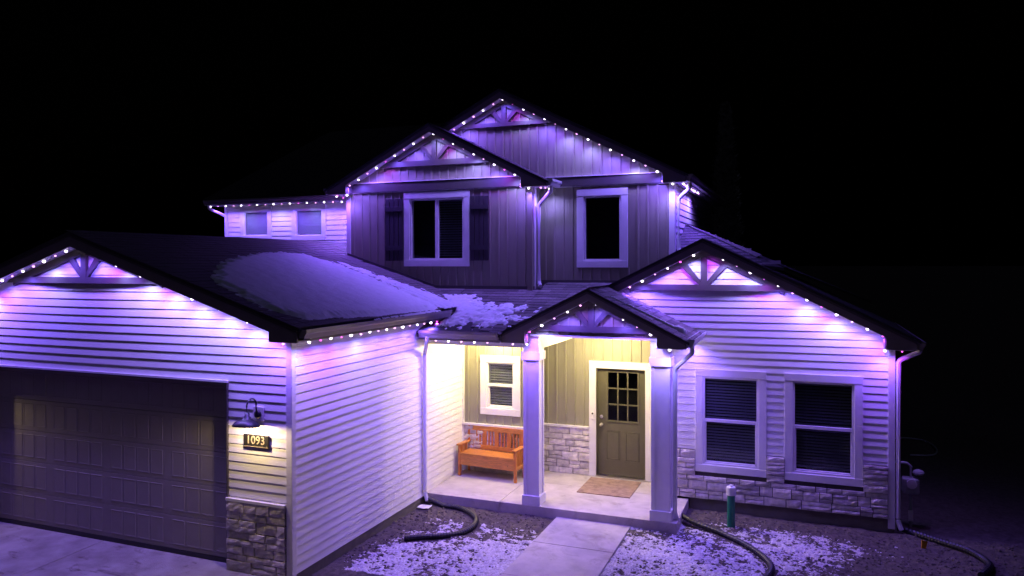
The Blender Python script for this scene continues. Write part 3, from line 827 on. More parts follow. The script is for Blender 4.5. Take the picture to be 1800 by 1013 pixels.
# ------------------------------------------------------------------ porch: gable panel, header, beam, ceiling, posts
F = FY(3.74)
w = sheath('porch_gable_wall', F, [[(1.90,2.90),(4.31,2.90),(4.31,low(PO,4.31)+0.05),(3.074,low(PO,3.074)+0.05),(1.90,low(PO,1.90)+0.05)]], [], M['batten'], thick=0.13)
battens(F, 2.05, 4.15, 2.905, lambda s: low(PO, s)+0.03, [], w, phase=0.06)
t = MB(); t.box(1.87, 4.34, 3.705, 3.90, 2.868, 2.898); t.build('opening_trim', M['trim'], w)
t = MB(); t.box(0.026, 1.868, 3.74, 3.90, 2.662, 2.95); t.build('header_beam', M['trim'], house, bevel=0.004)
t = MB(); t.box(1.90, 2.12, 4.025, 5.815, 2.635, 2.868); t.build('side_beam', M['trim'], house, bevel=0.004)
t = MB(); t.box(0.002, 4.07, 3.905, 5.818, 2.90, 2.93); t.build('porch_ceiling', M['soffit'], house)
def post(xa, xb, ztop):
    p = empty('porch_post'); p.parent = house
    ya, yb = 3.745, 4.02; e = 0.022
    t = MB(); t.box(xa+0.018, xb-0.018, ya+0.014, yb-0.014, 0.0, ztop); t.build('shaft', M['trim'], p)
    # corner boards leave a sunk panel on each face
    for x in (xa, xb):
        for y in (ya, yb):
            sx = 1 if x == xa else -1; sy = 1 if y == ya else -1
            t = MB(); t.prism([(x,y,0.165),(x+sx*0.055,y,0.165),(x+sx*0.055,y+sy*0.0135,0.165),(x+sx*0.0175,y+sy*0.0135,0.165),(x+sx*0.0175,y+sy*0.055,0.165),(x,y+sy*0.055,0.165)], (0,0,2.45-0.165)); t.build('corner_trim', M['trim'], p)
    t = MB(); t.box(xa-e, xb+e, ya-e, yb+e, 0.001, 0.162); t.build('base', M['trim'], p, bevel=0.005)
    t = MB(); t.box(xa-e, xb+e, ya-e, yb+e, 2.455, 2.60); t.build('cap', M['trim'], p, bevel=0.005)
    t = MB(); t.box(xa+0.001, xb-0.001, ya+0.001, yb-0.001, 2.602, ztop); t.build('neck', M['trim'], p)
post(1.87, 2.15, 2.866); post(4.04, 4.34, 2.866)

# ------------------------------------------------------------------ doors
fd = empty('front_door'); fd.parent = house
F = FY(5.82); tw = 0.135
for q, nm in (((DOOR[0]-tw, DOOR[0], 0.004, DOOR[3]), 'casing'), ((DOOR[1], DOOR[1]+tw, 0.004, DOOR[3]), 'casing'), ((DOOR[0]-tw, DOOR[1]+tw, DOOR[3], DOOR[3]+tw), 'head_casing')):
    t = MB(); F.box(t, q[0], q[1], 0.003, 0.045, q[2], q[3]); t.build(nm, M['trim'], fd, bevel=0.004)
t = MB(); F.box(t, DOOR[0]+0.001, DOOR[0]+0.018, -0.12, 0.02, 0.03, DOOR[3]-0.02); F.box(t, DOOR[1]-0.018, DOOR[1]-0.001, -0.12, 0.02, 0.03, DOOR[3]-0.02); F.box(t, DOOR[0]+0.001, DOOR[1]-0.001, -0.12, 0.02, DOOR[3]-0.019, DOOR[3]-0.001); t.build('jamb', M['door'], fd)
t = MB(); F.box(t, DOOR[0]+0.001, DOOR[1]-0.001, -0.12, 0.06, 0.002, 0.032); t.build('threshold', M['nickel'], fd)
da, db = DOOR[0]+0.02, DOOR[1]-0.02
GL = (2.815, 3.385, 1.085, 2.005)
t = MB()
for q in rects_with_holes(da, db, 0.036, 2.062, [(GL[0], GL[1], GL[2], GL[3])]): F.poly(t, q, -0.085, -0.045)
t.build('leaf', M['door'], fd)
t = MB()
for q in ((GL[0]-0.035, GL[1]+0.035, GL[2]-0.035, GL[2]), (GL[0]-0.035, GL[1]+0.035, GL[3], GL[3]+0.035), (GL[0]-0.035, GL[0], GL[2], GL[3]), (GL[1], GL[1]+0.035, GL[2], GL[3])): F.box(t, q[0], q[1], -0.044, -0.030, q[2], q[3])
t.build('glass_frame', M['door'], fd, bevel=0.004)
gw = (GL[1]-GL[0])/3; gh = (GL[3]-GL[2])/3
for i in (1, 2):
    t = MB(); F.box(t, GL[0]+gw*i-0.012, GL[0]+gw*i+0.012, -0.07, -0.036, GL[2], GL[3]); t.build('muntin', M['door'], fd)
    t = MB(); F.box(t, GL[0], GL[1], -0.068, -0.0375, GL[2]+gh*i-0.012, GL[2]+gh*i+0.012); t.build('muntin', M['door'], fd)
for i in range(3):
    for j in range(3):
        t = MB(); F.box(t, GL[0]+gw*i+0.013*(i > 0), GL[0]+gw*(i+1)-0.013*(i < 2), -0.062, -0.056, GL[2]+gh*j+0.013*(j > 0), GL[2]+gh*(j+1)-0.013*(j < 2)); t.build('pane', M['pane'], fd)
for (a, e) in ((2.80, 3.025), (3.175, 3.40)):
    t = MB(); F.box(t, a, e, -0.0445, -0.036, 0.345, 0.865)
    o = t.build('panel', M['door'], fd, bevel=0.006)
    t = MB()
    for q in ((a-0.02, e+0.02, 0.325, 0.342), (a-0.02, e+0.02, 0.868, 0.885), (a-0.02, a-0.003, 0.342, 0.868), (e+0.003, e+0.02, 0.342, 0.868)): F.box(t, q[0], q[1], -0.0445, -0.038, q[2], q[3])
    t.build('panel_moulding', M['door'], fd, bevel=0.003)
def turned(name, m, parent, prof, c, axis_y=-1, seg=16):
    b = MB(); b.lathe(prof, (0,0,0), seg); o = b.build(name, m, parent, smooth=True)
    o.location = c; o.rotation_euler = (math.pi/2, 0, 0); return o
kprof = [(0.0,0.0),(0.034,0.0),(0.034,0.012),(0.014,0.016),(0.014,0.035),(0.026,0.042),(0.031,0.055),(0.024,0.07),(0.0,0.074)]
turned('knob', M['nickel'], fd, kprof, (2.685, 5.865, 0.99))
turned('deadbolt', M['nickel'], fd, [(0,0),(0.033,0),(0.033,0.018),(0.026,0.026),(0.0,0.028)], (2.685, 5.865, 1.145))
t = MB(); t.box(2.5, 3.64, 6.35, 6.38, -0.05, 2.3); t.box(2.5, 2.52, 5.93, 6.35, -0.05, 2.3); t.box(3.62, 3.64, 5.93, 6.35, -0.05, 2.3); t.build('black_hall_box', M['dark'], fd)  # black sheets added behind the door panes to paint an unlit hall

gdoor = empty('garage_door'); gdoor.parent = house
F = FY(0.0); YD = -0.135
t = MB(); F.box(t, -6.02, -5.94, 0.0, 0.034, -0.05, 2.47); t.build('casing', M['taupe'], gdoor)
t = MB(); F.box(t, -1.06, -1.035, 0.0, 0.034, -0.08, 2.47); t.build('casing', M['taupe'], gdoor)
t = MB(); F.box(t, -6.02, -1.035, 0.0, 0.036, 2.471, 2.50); t.build('head_casing', M['trim'], gdoor)
t = MB(); F.box(t, -5.939, -5.92, -0.16, 0.0, -0.08, 2.45); F.box(t, -1.08, -1.061, -0.16, 0.0, -0.08, 2.45); F.box(t, -5.939, -1.061, -0.16, 0.0, 2.45, 2.469); t.build('jamb', M['taupe'], gdoor)
t = MB(); F.box(t, -5.92, -1.08, YD-0.03, YD+0.012, -0.085, -0.02); t.build('bottom_seal', M['black'], gdoor)
sh_ = 0.492
for r_ in range(5):
    za = -0.018 + r_*sh_; zb = za + sh_ - 0.006
    t = MB(); F.box(t, -5.918, -1.082, YD-0.04, YD, za, zb); t.build('section', M['garage_door'], gdoor, bevel=0.004)
    gx = (5.918-1.082)/4
    for gi in range(4):
        x0 = -5.918 + gx*gi + 0.07; pw = (gx - 0.14)/4
        for pi_ in range(4):
            a = x0 + pw*pi_ + 0.018; e = x0 + pw*(pi_+1) - 0.018; c = za + 0.065; d = zb - 0.06
            t = MB()
            t.pts([F.p(a,YD+0.0005,c),F.p(e,YD+0.0005,c),F.p(e,YD+0.0005,d),F.p(a,YD+0.0005,d),
                   F.p(a+0.007,YD+0.005,c+0.007),F.p(e-0.007,YD+0.005,c+0.007),F.p(e-0.007,YD+0.005,d-0.007),F.p(a+0.007,YD+0.005,d-0.007),
                   F.p(a+0.020,YD+0.002,c+0.020),F.p(e-0.020,YD+0.002,c+0.020),F.p(e-0.020,YD+0.002,d-0.020),F.p(a+0.020,YD+0.002,d-0.020)],
                  [(0,1,5,4),(1,2,6,5),(2,3,7,6),(3,0,4,7),(4,5,9,8),(5,6,10,9),(6,7,11,10),(7,4,8,11),(8,9,10,11)])
            t.build('panel', M['garage_door'], gdoor)
t = MB(); F.box(t, -5.9, -1.1, -0.6, -0.55, -0.1, 2.5); t.build('dark_backing', M['dark'], gdoor)

# ------------------------------------------------------------------ shutters beside the bay window
for (a, e) in ((-1.81, -1.385), (0.13, 0.53)):
    sh = empty('shutter'); sh.parent = house; F = FY(5.43)
    bw = (e-a)/4
    for i in range(4):
        t = MB(); F.box(t, a+bw*i+0.006, a+bw*(i+1)-0.006, 0.018, 0.038, 4.15, 5.43); t.build('board', M['shutter'], sh, bevel=0.003)
    for z in (4.36, 5.17):
        t = MB(); F.box(t, a+0.004, e-0.004, 0.0385, 0.06, z, z+0.10); t.build('cross_board', M['shutter'], sh, bevel=0.003)

# ------------------------------------------------------------------ gutters and downspouts
GPROF = [(0.0,0.0),(0.0,0.125),(0.006,0.125),(0.006,0.012),(0.070,0.012),(0.092,0.06),(0.112,0.085),(0.112,0.125),(0.122,0.125),(0.122,0.08),(0.100,0.055),(0.078,0.0)]
def gutter(name, start, along, out, L, m=None):
    s = Vector(start); a = Vector(along); o = Vector(out)
    t = MB(); t.prism([s + o*p + Vector((0,0,q)) for p, q in GPROF], a*L)
    for e in (0.0, L-0.004):
        t.prism([s + a*e + o*p + Vector((0,0,q)) for p, q in ((0.0,0.001),(0.078,0.001),(0.1,0.055),(0.121,0.08),(0.121,0.124),(0.0,0.124))], a*0.004)
    return t.build(name, m or M['gutter'], house)
gutter('gutter', (0.302, -0.24, 3.135), (0,1,0), (1,0,0), 4.22)
gutter('gutter', (0.10, 3.418, 2.815), (1,0,0), (0,-1,0), 1.46)
gutter('gutter', (4.632, 3.49, 2.800), (0,1,0), (1,0,0), 1.53, M['whitemetal'])
gutter('gutter', (7.932, 4.82, 2.745), (0,1,0), (1,0,0), 4.1)
gutter('gutter', (1.802, 5.19, 5.56), (0,1,0), (1,0,0), 0.60, M['whitemetal'])
gutter('gutter', (4.322, 5.58, 5.575), (0,1,0), (1,0,0), 6.0)
gutter('gutter', (-7.76, 6.653, 5.565), (1,0,0), (0,-1,0), 4.8)
gutter('gutter', (-3.072, 5.19, 5.56), (0,1,0), (-1,0,0), 1.75)
def dspout(path, w=0.062, d=0.05, m=None):
    # rectangular pipe along a path with soft elbows
    P = [Vector(p) for p in path]; pts = [P[0]]
    for i in range(1, len(P)-1):
        a, b_, c = P[i-1], P[i], P[i+1]
        r_ = min(0.07, (b_-a).length*0.45, (c-b_).length*0.45)
        p0 = b_ + (a-b_).normalized()*r_; p2 = b_ + (c-b_).normalized()*r_
        for k in range(5):
            u_ = k/4; pts.append(p0*(1-u_)**2 + b_*2*u_*(1-u_) + p2*u_**2)
    pts.append(P[-1])
    b = MB(); b.tube(pts, 0.037, 8)
    return b.build('downspout', m or M['whitemetal'], house)
dspout([(0.24,3.36,2.84),(0.24,3.36,2.74),(0.055,3.62,2.50),(0.055,3.62,0.02),(0.10,3.615,-0.10)])
dspout([(4.70,3.62,2.81),(4.70,3.62,2.70),(4.40,3.86,2.42),(4.40,3.86,0.10),(4.43,4.0,-0.07)])
dspout([(7.99,5.02,2.75),(7.99,5.02,2.70),(7.695,5.06,2.55),(7.695,5.06,0.0),(7.74,5.05,-0.12)])
dspout([(1.86,5.30,5.57),(1.86,5.30,5.46),(1.545,5.50,5.22),(1.545,5.50,3.72),(1.60,5.42,3.66)])
dspout([(4.38,5.72,5.58),(4.38,5.72,5.46),(4.15,5.86,5.28),(4.15,5.86,4.34),(4.22,5.80,4.25)])
dspout([(-7.64,6.60,5.57),(-7.64,6.60,5.48),(-7.40,6.94,5.30),(-7.40,6.94,4.3)])

# ------------------------------------------------------------------ snow on the roofs
def poly_sd(x, y, P):
    inside = False; d = 1e9; n = len(P)
    for i in range(n):
        (ax, ay), (bx, by) = P[i], P[(i+1) % n]
        vx, vy = bx-ax, by-ay; t_ = max(0, min(1, ((x-ax)*vx+(y-ay)*vy)/(vx*vx+vy*vy+1e-12)))
        d = min(d, math.hypot(x-ax-t_*vx, y-ay-t_*vy))
        if (ay > y) != (by > y) and x < ax + (y-ay)*(bx-ax)/(by-ay): inside = not inside
    return d if inside else -d
def roof_snow(name, label, zf, P, step, hmax, slope_, fn, box_):
    x0, x1, y0, y1 = box_; nx_ = int((x1-x0)/step)+1; ny_ = int((y1-y0)/step)+1
    vs = []; kp = []
    for j in range(ny_):
        for i in range(nx_):
            x = x0+i*step; y = y0+j*step; a = poly_sd(x, y, P); a = fn(x, y, a)
            h = max(-0.03, min(hmax, slope_*a)) + (0.006*noise.noise((x*5, y*5, 2)) + 0.004*noise.noise((x*22, y*22, 4)) if a > 0 else 0)
            vs.append((x, y, zf(x, y) + 0.004 + h)); kp.append(a > -0.05)
    fs = []
    for j in range(ny_-1):
        for i in range(nx_-1):
            q = (j*nx_+i, j*nx_+i+1, (j+1)*nx_+i+1, (j+1)*nx_+i)
            if any(kp[k] for k in q): fs.append(q)
    me = bpy.data.meshes.new(name); me.from_pydata(vs, [], fs); me.materials.append(M['snow'])
    me.polygons.foreach_set('use_smooth', [True]*len(me.polygons))
    b = bmesh.new(); b.from_mesh(me); bmesh.ops.delete(b, geom=[v for v in b.verts if not v.link_faces], context='VERTS'); b.to_mesh(me); b.free()
    o = bpy.data.objects.new(name, me); COL.objects.link(o); tag(o, label, 'snow', kind='stuff')
SP = [(-1.651,0.383),(-2.248,1.192),(-2.718,2.387),(-2.794,3.691),(-2.311,4.07),(-1.354,4.074),(-0.349,3.806),(0.248,3.721),(0.36,3.414),(0.321,2.239),(0.299,1.6),(0.217,0.83),(0.145,0.15),(-0.212,-0.096),(-0.722,-0.047),(-1.297,0.102)]
def f1(x, y, a):
    # grainy broken rim, long streaks running down the slope
    e_ = smooth(0.15, -0.3, x)*0.75 + 0.25
    return a + e_*(0.10*noise.noise((x*2.5, y*5, 3)) + 0.07*noise.noise((x*8, y*11, 6))) + 0.035*noise.noise((x*18, y*20, 1)) + 0.03*noise.noise((x*40, y*40, 1))
roof_snow('snow', 'smooth blanket of snow on the garage roof', lambda x, y: topz(G, x), SP, 0.025, 0.05, 0.40, f1, (-3.1, 0.40, -0.28, 4.5))
def f1b(x, y, a):
    n = 0.5*noise.noise((x*3, y*9, 11)) + 0.4*noise.noise((x*9, y*16, 5)) + 0.3*noise.noise((x*25, y*25, 8))
    return min(a, 0.2)*0.9 + n*0.42 - 0.12 + 0.20*smooth(-1.1, -0.1, x)
SPB = [(-2.35,4.10),(-1.3,4.12),(-0.5,3.85),(0.05,3.70),(0.37,3.55),(0.37,4.32),(0.12,4.42),(-0.35,4.62),(-0.9,4.75),(-1.5,4.7),(-2.3,4.5)]
roof_snow('snow', 'broken flecks of snow along the valley of the garage roof', lambda x, y: topz(G, x), SPB, 0.022, 0.03, 0.12, f1b, (-2.6, 0.38, 3.7, 5.0))
def f2(x, y, a):
    n = 0.45*noise.noise((x*2.2, y*2.8, 1)) + 0.45*noise.noise((x*6, y*8, 5)) + 0.28*noise.noise((x*16, y*16, 8)) + 0.15*noise.noise((x*40, y*40, 8))
    return min(a, 0.30)*1.1 + n*0.66 + 0.10*smooth(4.3, 3.7, y) + 0.34*smooth(1.0, 0.3, x) - 0.25
S2 = [(-0.75,5.05),(-0.35,5.0),(0.15,4.95),(0.75,4.80),(1.30,4.86),(1.85,4.68),(1.9,4.15),(1.70,3.62),(0.95,3.56),(0.62,3.70),(0.40,3.95),(0.28,4.15),(-0.2,4.42)]
roof_snow('snow', 'clumpy snow beside the small porch gable', lambda x, y: FSZ(y), S2, 0.02, 0.045, 0.16, f2, (-0.8, 2.0, 3.5, 5.1))
# ridge of snow along the porch rake
t = MB(); pth = []; rad = []
for i in range(26):
    u_ = i/25; x = 3.38 + 1.17*u_; y = 3.80 + 0.22*u_ + 0.02*noise.noise((u_*9, 2, 1))
    pth.append((x, y, topz(PO, x) + 0.006)); rad.append(0.014 + 0.026*u_ + 0.013*noise.noise((u_*14, 4, 7)) + (0.03 if 0.86 < u_ < 0.97 else 0))
t.tube(pth, rad, 9); o = t.build('snow', M['snow'], smooth=True); tag(o, 'narrow ridge of snow along the porch gable rake', 'snow', kind='stuff')

# ------------------------------------------------------------------ eave light strings
LS = random.Random(4)
BV = [(0.0,-0.030),(0.016,-0.027),(0.026,-0.017),(0.030,-0.004),(0.030,0.004),(0.020,0.010),(0.0,0.010)]
def bulb_mesh(m, sc):
    b = MB(); b.lathe([(r_*sc, z*sc) for r_, z in BV], (0,0,0), 12); me = b.mesh('bulb', m); me.polygons.foreach_set('use_smooth', [True]*len(me.polygons)); return me
BM = {'white': bulb_mesh(B_WHITE, 0.76), 'pink': bulb_mesh(B_PINK, 0.58), 'mag': bulb_mesh(B_MAG, 0.58)}
LCOL = {'violet': (0.17, 0.095, 1.0), 'ice': (0.31, 0.27, 1.0), 'pink': (0.25, 0.085, 1.0), 'mag': (0.46, 0.05, 1.0)}
LPOW = {'violet': 1.2, 'ice': 1.0, 'pink': 0.42, 'mag': 0.38}
LD = {}
for k_, c in LCOL.items():
    ld = bpy.data.lights.new('bulb_light_' + k_, 'SPOT'); ld.energy = STRING_W*LPOW[k_]*4; ld.color = c
    ld.spot_size = R(156); ld.spot_blend = 1.0; ld.shadow_soft_size = 0.025
    LD[k_] = ld
def light_string(label, path, phase=0.06, spacing=0.245, start_small=False, group=None, sag=0.006):
    P = [Vector(p) for p in path]
    root = empty('light_string', P[0]); tag(root, label, 'string lights', group)
    t = MB()
    for a, b_ in zip(P[:-1], P[1:]): t.tube([a-P[0], b_-P[0]], 0.0045, 5)
    t.build('wire', M['wire'], root)
    d = phase; i = 1 if start_small else 0; acc = 0.0
    for a, b_ in zip(P[:-1], P[1:]):
        L = (b_-a).length
        while d <= acc + L:
            p = a + (b_-a)*((d-acc)/L) + Vector((LS.uniform(-0.006, 0.006), 0, -0.012 + LS.uniform(-sag, sag)))
            if i % 2 == 0: kind = 'ice' if LS.random() < 0.30 else 'violet'; bm_ = 'white'
            else: kind = 'mag' if LS.random() < 0.30 else 'pink'; bm_ = 'mag' if kind == 'mag' else 'pink'
            o = bpy.data.objects.new('bulb', BM[bm_]); COL.objects.link(o); o.parent = root; o.location = p - P[0]
            o.rotation_euler = (LS.uniform(-0.2, 0.2), LS.uniform(-0.2, 0.2), 0); o.scale = (LS.uniform(0.75, 1.1),)*3
            lo_ = bpy.data.objects.new('bulb_light', LD[kind]); COL.objects.link(lo_); lo_.parent = root; lo_.location = p - P[0] + Vector((0, 0, -0.034))
            d += spacing; i += 1
        acc += L
def rake_path(g, side, xend=None, ret=True):
    y = g['y'] - g['oh'] + 0.055; k = g['k']; xi = g['ir'] if side > 0 else g['il']; xe = g['xr'] if side > 0 else g['xl']
    if xend is not None: return [(k+side*0.03, y, low(g, k)-0.012), (xend, y, low(g, xend)-0.012)]
    dz = 0.010 if side > 0 else -0.012       # right-hand tracks sit higher behind their rake board
    p = [(k+side*0.03, y, low(g, k)+dz), (xi-side*0.02, y, low(g, xi)+dz)]
    if ret: p += [(xi-side*0.02, y, g['zs']-0.008), (xe-side*0.05, y, g['zs']-0.008)]
    return p
light_string('purple lights along the left rake of the garage gable', rake_path(G, -1, xend=-7.2), 0.12)
light_string('purple lights along the right rake of the garage gable', rake_path(G, 1), 0.14, start_small=True)
light_string('purple lights under the gutter of the garage side wall', [(0.25, 0.0, 3.082), (0.25, 3.93, 3.082)], 0.05)
light_string('purple lights under the short gutter left of the porch gable', [(0.30, 3.47, 2.765), (1.56, 3.47, 2.765)], 0.05, start_small=True)
light_string('purple lights along the left rake of the porch gable', rake_path(PO, -1), 0.12, start_small=True)
light_string('purple lights along the right rake of the porch gable', rake_path(PO, 1), 0.12)
light_string('purple lights under the right eave of the porch gable beside the wing wall', [(4.57, 3.80, 2.763), (4.57, 5.0, 2.763)], 0.10)
light_string('purple lights along the left rake of the right wing gable', rake_path(W, -1, xend=3.25), 0.14)
light_string('purple lights along the right rake of the right wing gable', rake_path(W, 1), 0.10, start_small=True)
light_string('purple lights under the far right eave of the wing', [(7.87, 5.0, 2.734), (7.87, 5.7, 2.734)], 0.1, start_small=True)
light_string('purple lights along the left rake of the bay gable with shutters', rake_path(A, -1), 0.14, start_small=True)
light_string('purple lights along the right rake of the bay gable with shutters', rake_path(A, 1), 0.06)
light_string('purple lights under the short right eave of the shuttered bay', [(1.745, 5.24, 5.54), (1.745, 5.74, 5.54)], 0.06, start_small=True)
light_string('purple lights under the left eave of the shuttered bay', [(-3.01, 5.3, 5.54), (-3.01, 6.9, 5.54)], 0.10)
light_string('purple lights along the left rake of the highest gable', rake_path(B, -1, xend=-0.62), 0.14, start_small=True)
light_string('purple lights along the right rake of the highest gable', rake_path(B, 1), 0.02)
light_string('purple lights under the right eave of the highest gable', [(4.26, 5.62, 5.552), (4.26, 8.0, 5.552)], 0.06)
light_string('purple lights under the low rear eave above the two small windows', [(-7.72, 6.70, 5.553), (-3.1, 6.70, 5.553)], 0.04)

# ------------------------------------------------------------------ wall lamps by the garage door
def wall_lamp(x, label):
    L = empty('wall_lamp', (x, 0.0, 2.08)); tag(L, label, 'lamp', 'gooseneck lamps beside the garage door')
    t = MB(); t.box(-0.085, 0.085, -0.034, -0.012, -0.09, 0.10); t.build('mounting_block', M['trim'], L, bevel=0.004)
    b = MB(); b.lathe([(0,0),(0.055,0),(0.055,0.02),(0.04,0.034),(0.0,0.036)], (0,0,0), 18); o = b.build('back_plate', M['black'], L, smooth=True); o.location = (0, -0.034, 0.0); o.rotation_euler = (math.pi/2, 0, 0)
    pth = [(0,-0.06,0.0),(0,-0.075,0.10)]
    for i in range(11):
        a = math.pi*i/10; pth.append((0, -0.165 + 0.09*math.cos(a), 0.14 + 0.09*math.sin(a)))
    pth.append((0,-0.255,0.06)); t = MB(); t.tube(pth, 0.010, 8); t.build('gooseneck', M['black'], L, smooth=True)
    b = MB(); b.lathe([(0.0,0.07),(0.028,0.07),(0.034,0.02),(0.05,0.012),(0.055,-0.012),(0.09,-0.028),(0.145,-0.058),(0.172,-0.098),(0.176,-0.115),(0.170,-0.115),(0.138,-0.066),(0.088,-0.036),(0.05,-0.02),(0.0,-0.018)], (0,0,0), 28)
    o = b.build('shade', M['black'], L, smooth=True); o.location = (0, -0.255, -0.005); o.rotation_euler = (R(-8), 0, 0)
    b = MB(); b.lathe([(0.0,-0.018),(0.022,-0.03),(0.030,-0.055),(0.022,-0.078),(0.0,-0.085)], (0,0,0), 12); o = b.build('bulb', B_WARM, L, smooth=True); o.location = (0, -0.255, -0.005)
    ld = bpy.data.lights.new('lamp_light', 'POINT'); ld.energy = LAMP_W; ld.color = (1.0, 0.74, 0.42); ld.shadow_soft_size = 0.03
    lo_ = bpy.data.objects.new('lamp_light', ld); COL.objects.link(lo_); lo_.parent = L; lo_.location = (0, -0.262, -0.108)
wall_lamp(-0.515, 'black gooseneck barn lamp above the house number')
wall_lamp(-6.55, 'black gooseneck barn lamp left of the garage door')

# house number
sg = empty('house_number_sign', (-0.545, -0.02, 1.715)); tag(sg, 'small black house number plate reading 1093 below the lamp', 'sign')
t = MB(); t.box(-0.205, 0.205, -0.030, 0.0, -0.085, 0.085); t.build('plate', M['sign'], sg, bevel=0.004)
t = MB(); t.box(-0.195, 0.195, -0.034, -0.0301, -0.075, -0.069); t.build('rule_line', M['gold'], sg)
cu = bpy.data.curves.new('numerals', 'FONT'); cu.body = '1093'; cu.size = 0.155; cu.extrude = 0.003; cu.align_x = 'CENTER'; cu.align_y = 'CENTER'; cu.space_character = 1.02
tmp = bpy.data.objects.new('numerals_src', cu); COL.objects.link(tmp)
dg = bpy.context.evaluated_depsgraph_get(); me = bpy.data.meshes.new_from_object(tmp.evaluated_get(dg)); bpy.data.objects.remove(tmp)
me.materials.clear(); me.materials.append(M['gold'])
o = bpy.data.objects.new('numerals', me); COL.objects.link(o); o.parent = sg; o.location = (0, -0.034, 0.012); o.rotation_euler = (math.pi/2, 0, 0)

# ------------------------------------------------------------------ porch ceiling lamps
def porch_lamp(x, y, label, wt):
    L = empty('ceiling_lamp', (x, y, 2.898)); tag(L, label, 'lamp', 'porch ceiling lamps')
    b = MB(); b.lathe([(0,0),(0.10,0),(0.10,-0.018),(0.085,-0.024),(0,-0.024)], (0,0,0), 24); b.build('rim', M['trim'], L, smooth=True)
    b = MB(); b.lathe([(0,-0.0245),(0.08,-0.0245),(0.07,-0.045),(0.04,-0.055),(0,-0.058)], (0,0,0), 24); b.build('diffuser', B_WARM, L, smooth=True)
    ld = bpy.data.lights.new('porch_light', 'POINT'); ld.energy = wt; ld.color = (1.0, 0.79, 0.40); ld.shadow_soft_size = 0.07
    lo_ = bpy.data.objects.new('porch_light', ld); COL.objects.link(lo_); lo_.parent = L; lo_.location = (0, 0, -0.15)
porch_lamp(0.85, 4.95, 'warm ceiling lamp over the bench end of the porch', PORCH_W)
porch_lamp(2.95, 5.02, 'warm ceiling lamp before the front door', PORCH_W*1.0)

# ------------------------------------------------------------------ bench
bn = empty('bench', (0.09, 4.90, 0.0), R(-4.5)); tag(bn, 'orange stained pine settle bench with slatted back on the porch', 'bench')
WD, DP = 1.24, 0.44
pn, pv = M['pine'], M['pinev']
for x in (0.0, WD-0.05):
    box('leg', pv, bn, x, x+0.05, 0.0, 0.05, 0.0, 0.585, bevel=0.004)
    box('leg', pv, bn, x, x+0.05, DP-0.05, DP, 0.0, 0.93 if False else 0.915, bevel=0.004)
    box('side_rail', pn, bn, x+0.008, x+0.042, 0.05, DP-0.05, 0.215, 0.285, bevel=0.003)
    for i in range(3):
        y = 0.095 + i*0.085
        box('arm_slat', pv, bn, x+0.014, x+0.036, y, y+0.045, 0.285, 0.585, bevel=0.003)
    box('arm', pn, bn, x-0.022, x+0.072, -0.03, DP-0.052, 0.586, 0.612, bevel=0.005)
box('seat', pn, bn, 0.052, WD-0.052, -0.012, DP-0.07, 0.425, 0.45, bevel=0.004)
box('front_apron', pn, bn, 0.051, WD-0.051, 0.006, 0.028, 0.215, 0.424, bevel=0.003)
box('rear_apron', pn, bn, 0.051, WD-0.051, DP-0.06, DP-0.04, 0.215, 0.424, bevel=0.003)
box('box_bottom', pn, bn, 0.051, WD-0.051, 0.029, DP-0.061, 0.216, 0.23)
box('top_rail', pn, bn, 0.0505, WD-0.0505, DP-0.042, DP-0.012, 0.815, 0.912, bevel=0.004)
box('bottom_rail', pn, bn, 0.0505, WD-0.0505, DP-0.042, DP-0.012, 0.452, 0.535, bevel=0.004)
x = 0.052; k = 0
for gi in range(4):
    for wd_, nm in ((0.093, 'back_board'), (0.032, 'back_slat'), (0.032, 'back_slat')):
        box(nm, pv, bn, x, x+wd_, DP-0.038, DP-0.016, 0.536, 0.814, bevel=0.002); x += wd_ + 0.0365
box('back_board', pv, bn, x, WD-0.052, DP-0.038, DP-0.016, 0.536, 0.814, bevel=0.002)
for (kx, kz) in ((1.06, 0.30), ):
    b = MB(); b.lathe([(0,0),(0.011,0),(0.008,0.0012),(0,0.0014)], (0,0,0), 10); o = b.build('knot', M['knot'], bn); o.location = (kx, 0.0062, kz); o.rotation_euler = (math.pi/2, 0, 0)
for (kx, kz) in ((0.29, 0.70), (0.585, 0.60)):
    b = MB(); b.lathe([(0,0),(0.010,0),(0.007,0.0012),(0,0.0014)], (0,0,0), 10); o = b.build('knot', M['knot'], bn); o.location = (kx, DP-0.0378, kz); o.rotation_euler = (math.pi/2, 0, 0)

# doormat
t = MB(); nxm, nym = 24, 24; vs = []; fs = []
for j in range(nym+1):
    for i in range(nxm+1):
        u_, v_ = i/nxm, j/nym
        vs.append((2.53+0.96*u_, 4.69+0.98*v_, 0.016 + 0.004*noise.noise((u_*5, v_*5, 1)) + 0.002*noise.noise((u_*31, v_*31, 3))))
for j in range(nym):
    for i in range(nxm): fs.append((j*(nxm+1)+i, j*(nxm+1)+i+1, (j+1)*(nxm+1)+i+1, (j+1)*(nxm+1)+i))
ring = [i for i in range(nxm+1)] + [(j+1)*(nxm+1)-1 for j in range(1, nym+1)] + [nym*(nxm+1)+i for i in range(nxm-1, -1, -1)] + [j*(nxm+1) for j in range(nym-1, 0, -1)]
b0 = len(vs)
for q in ring: vs.append((vs[q][0], vs[q][1], 0.002))
for k in range(len(ring)): fs.append((ring[k], b0+k, b0+(k+1) % len(ring), ring[(k+1) % len(ring)]))
t.pts(vs, fs); o = t.build('doormat', M['mat_']); tag(o, 'worn tan doormat lying before the front door', 'doormat')
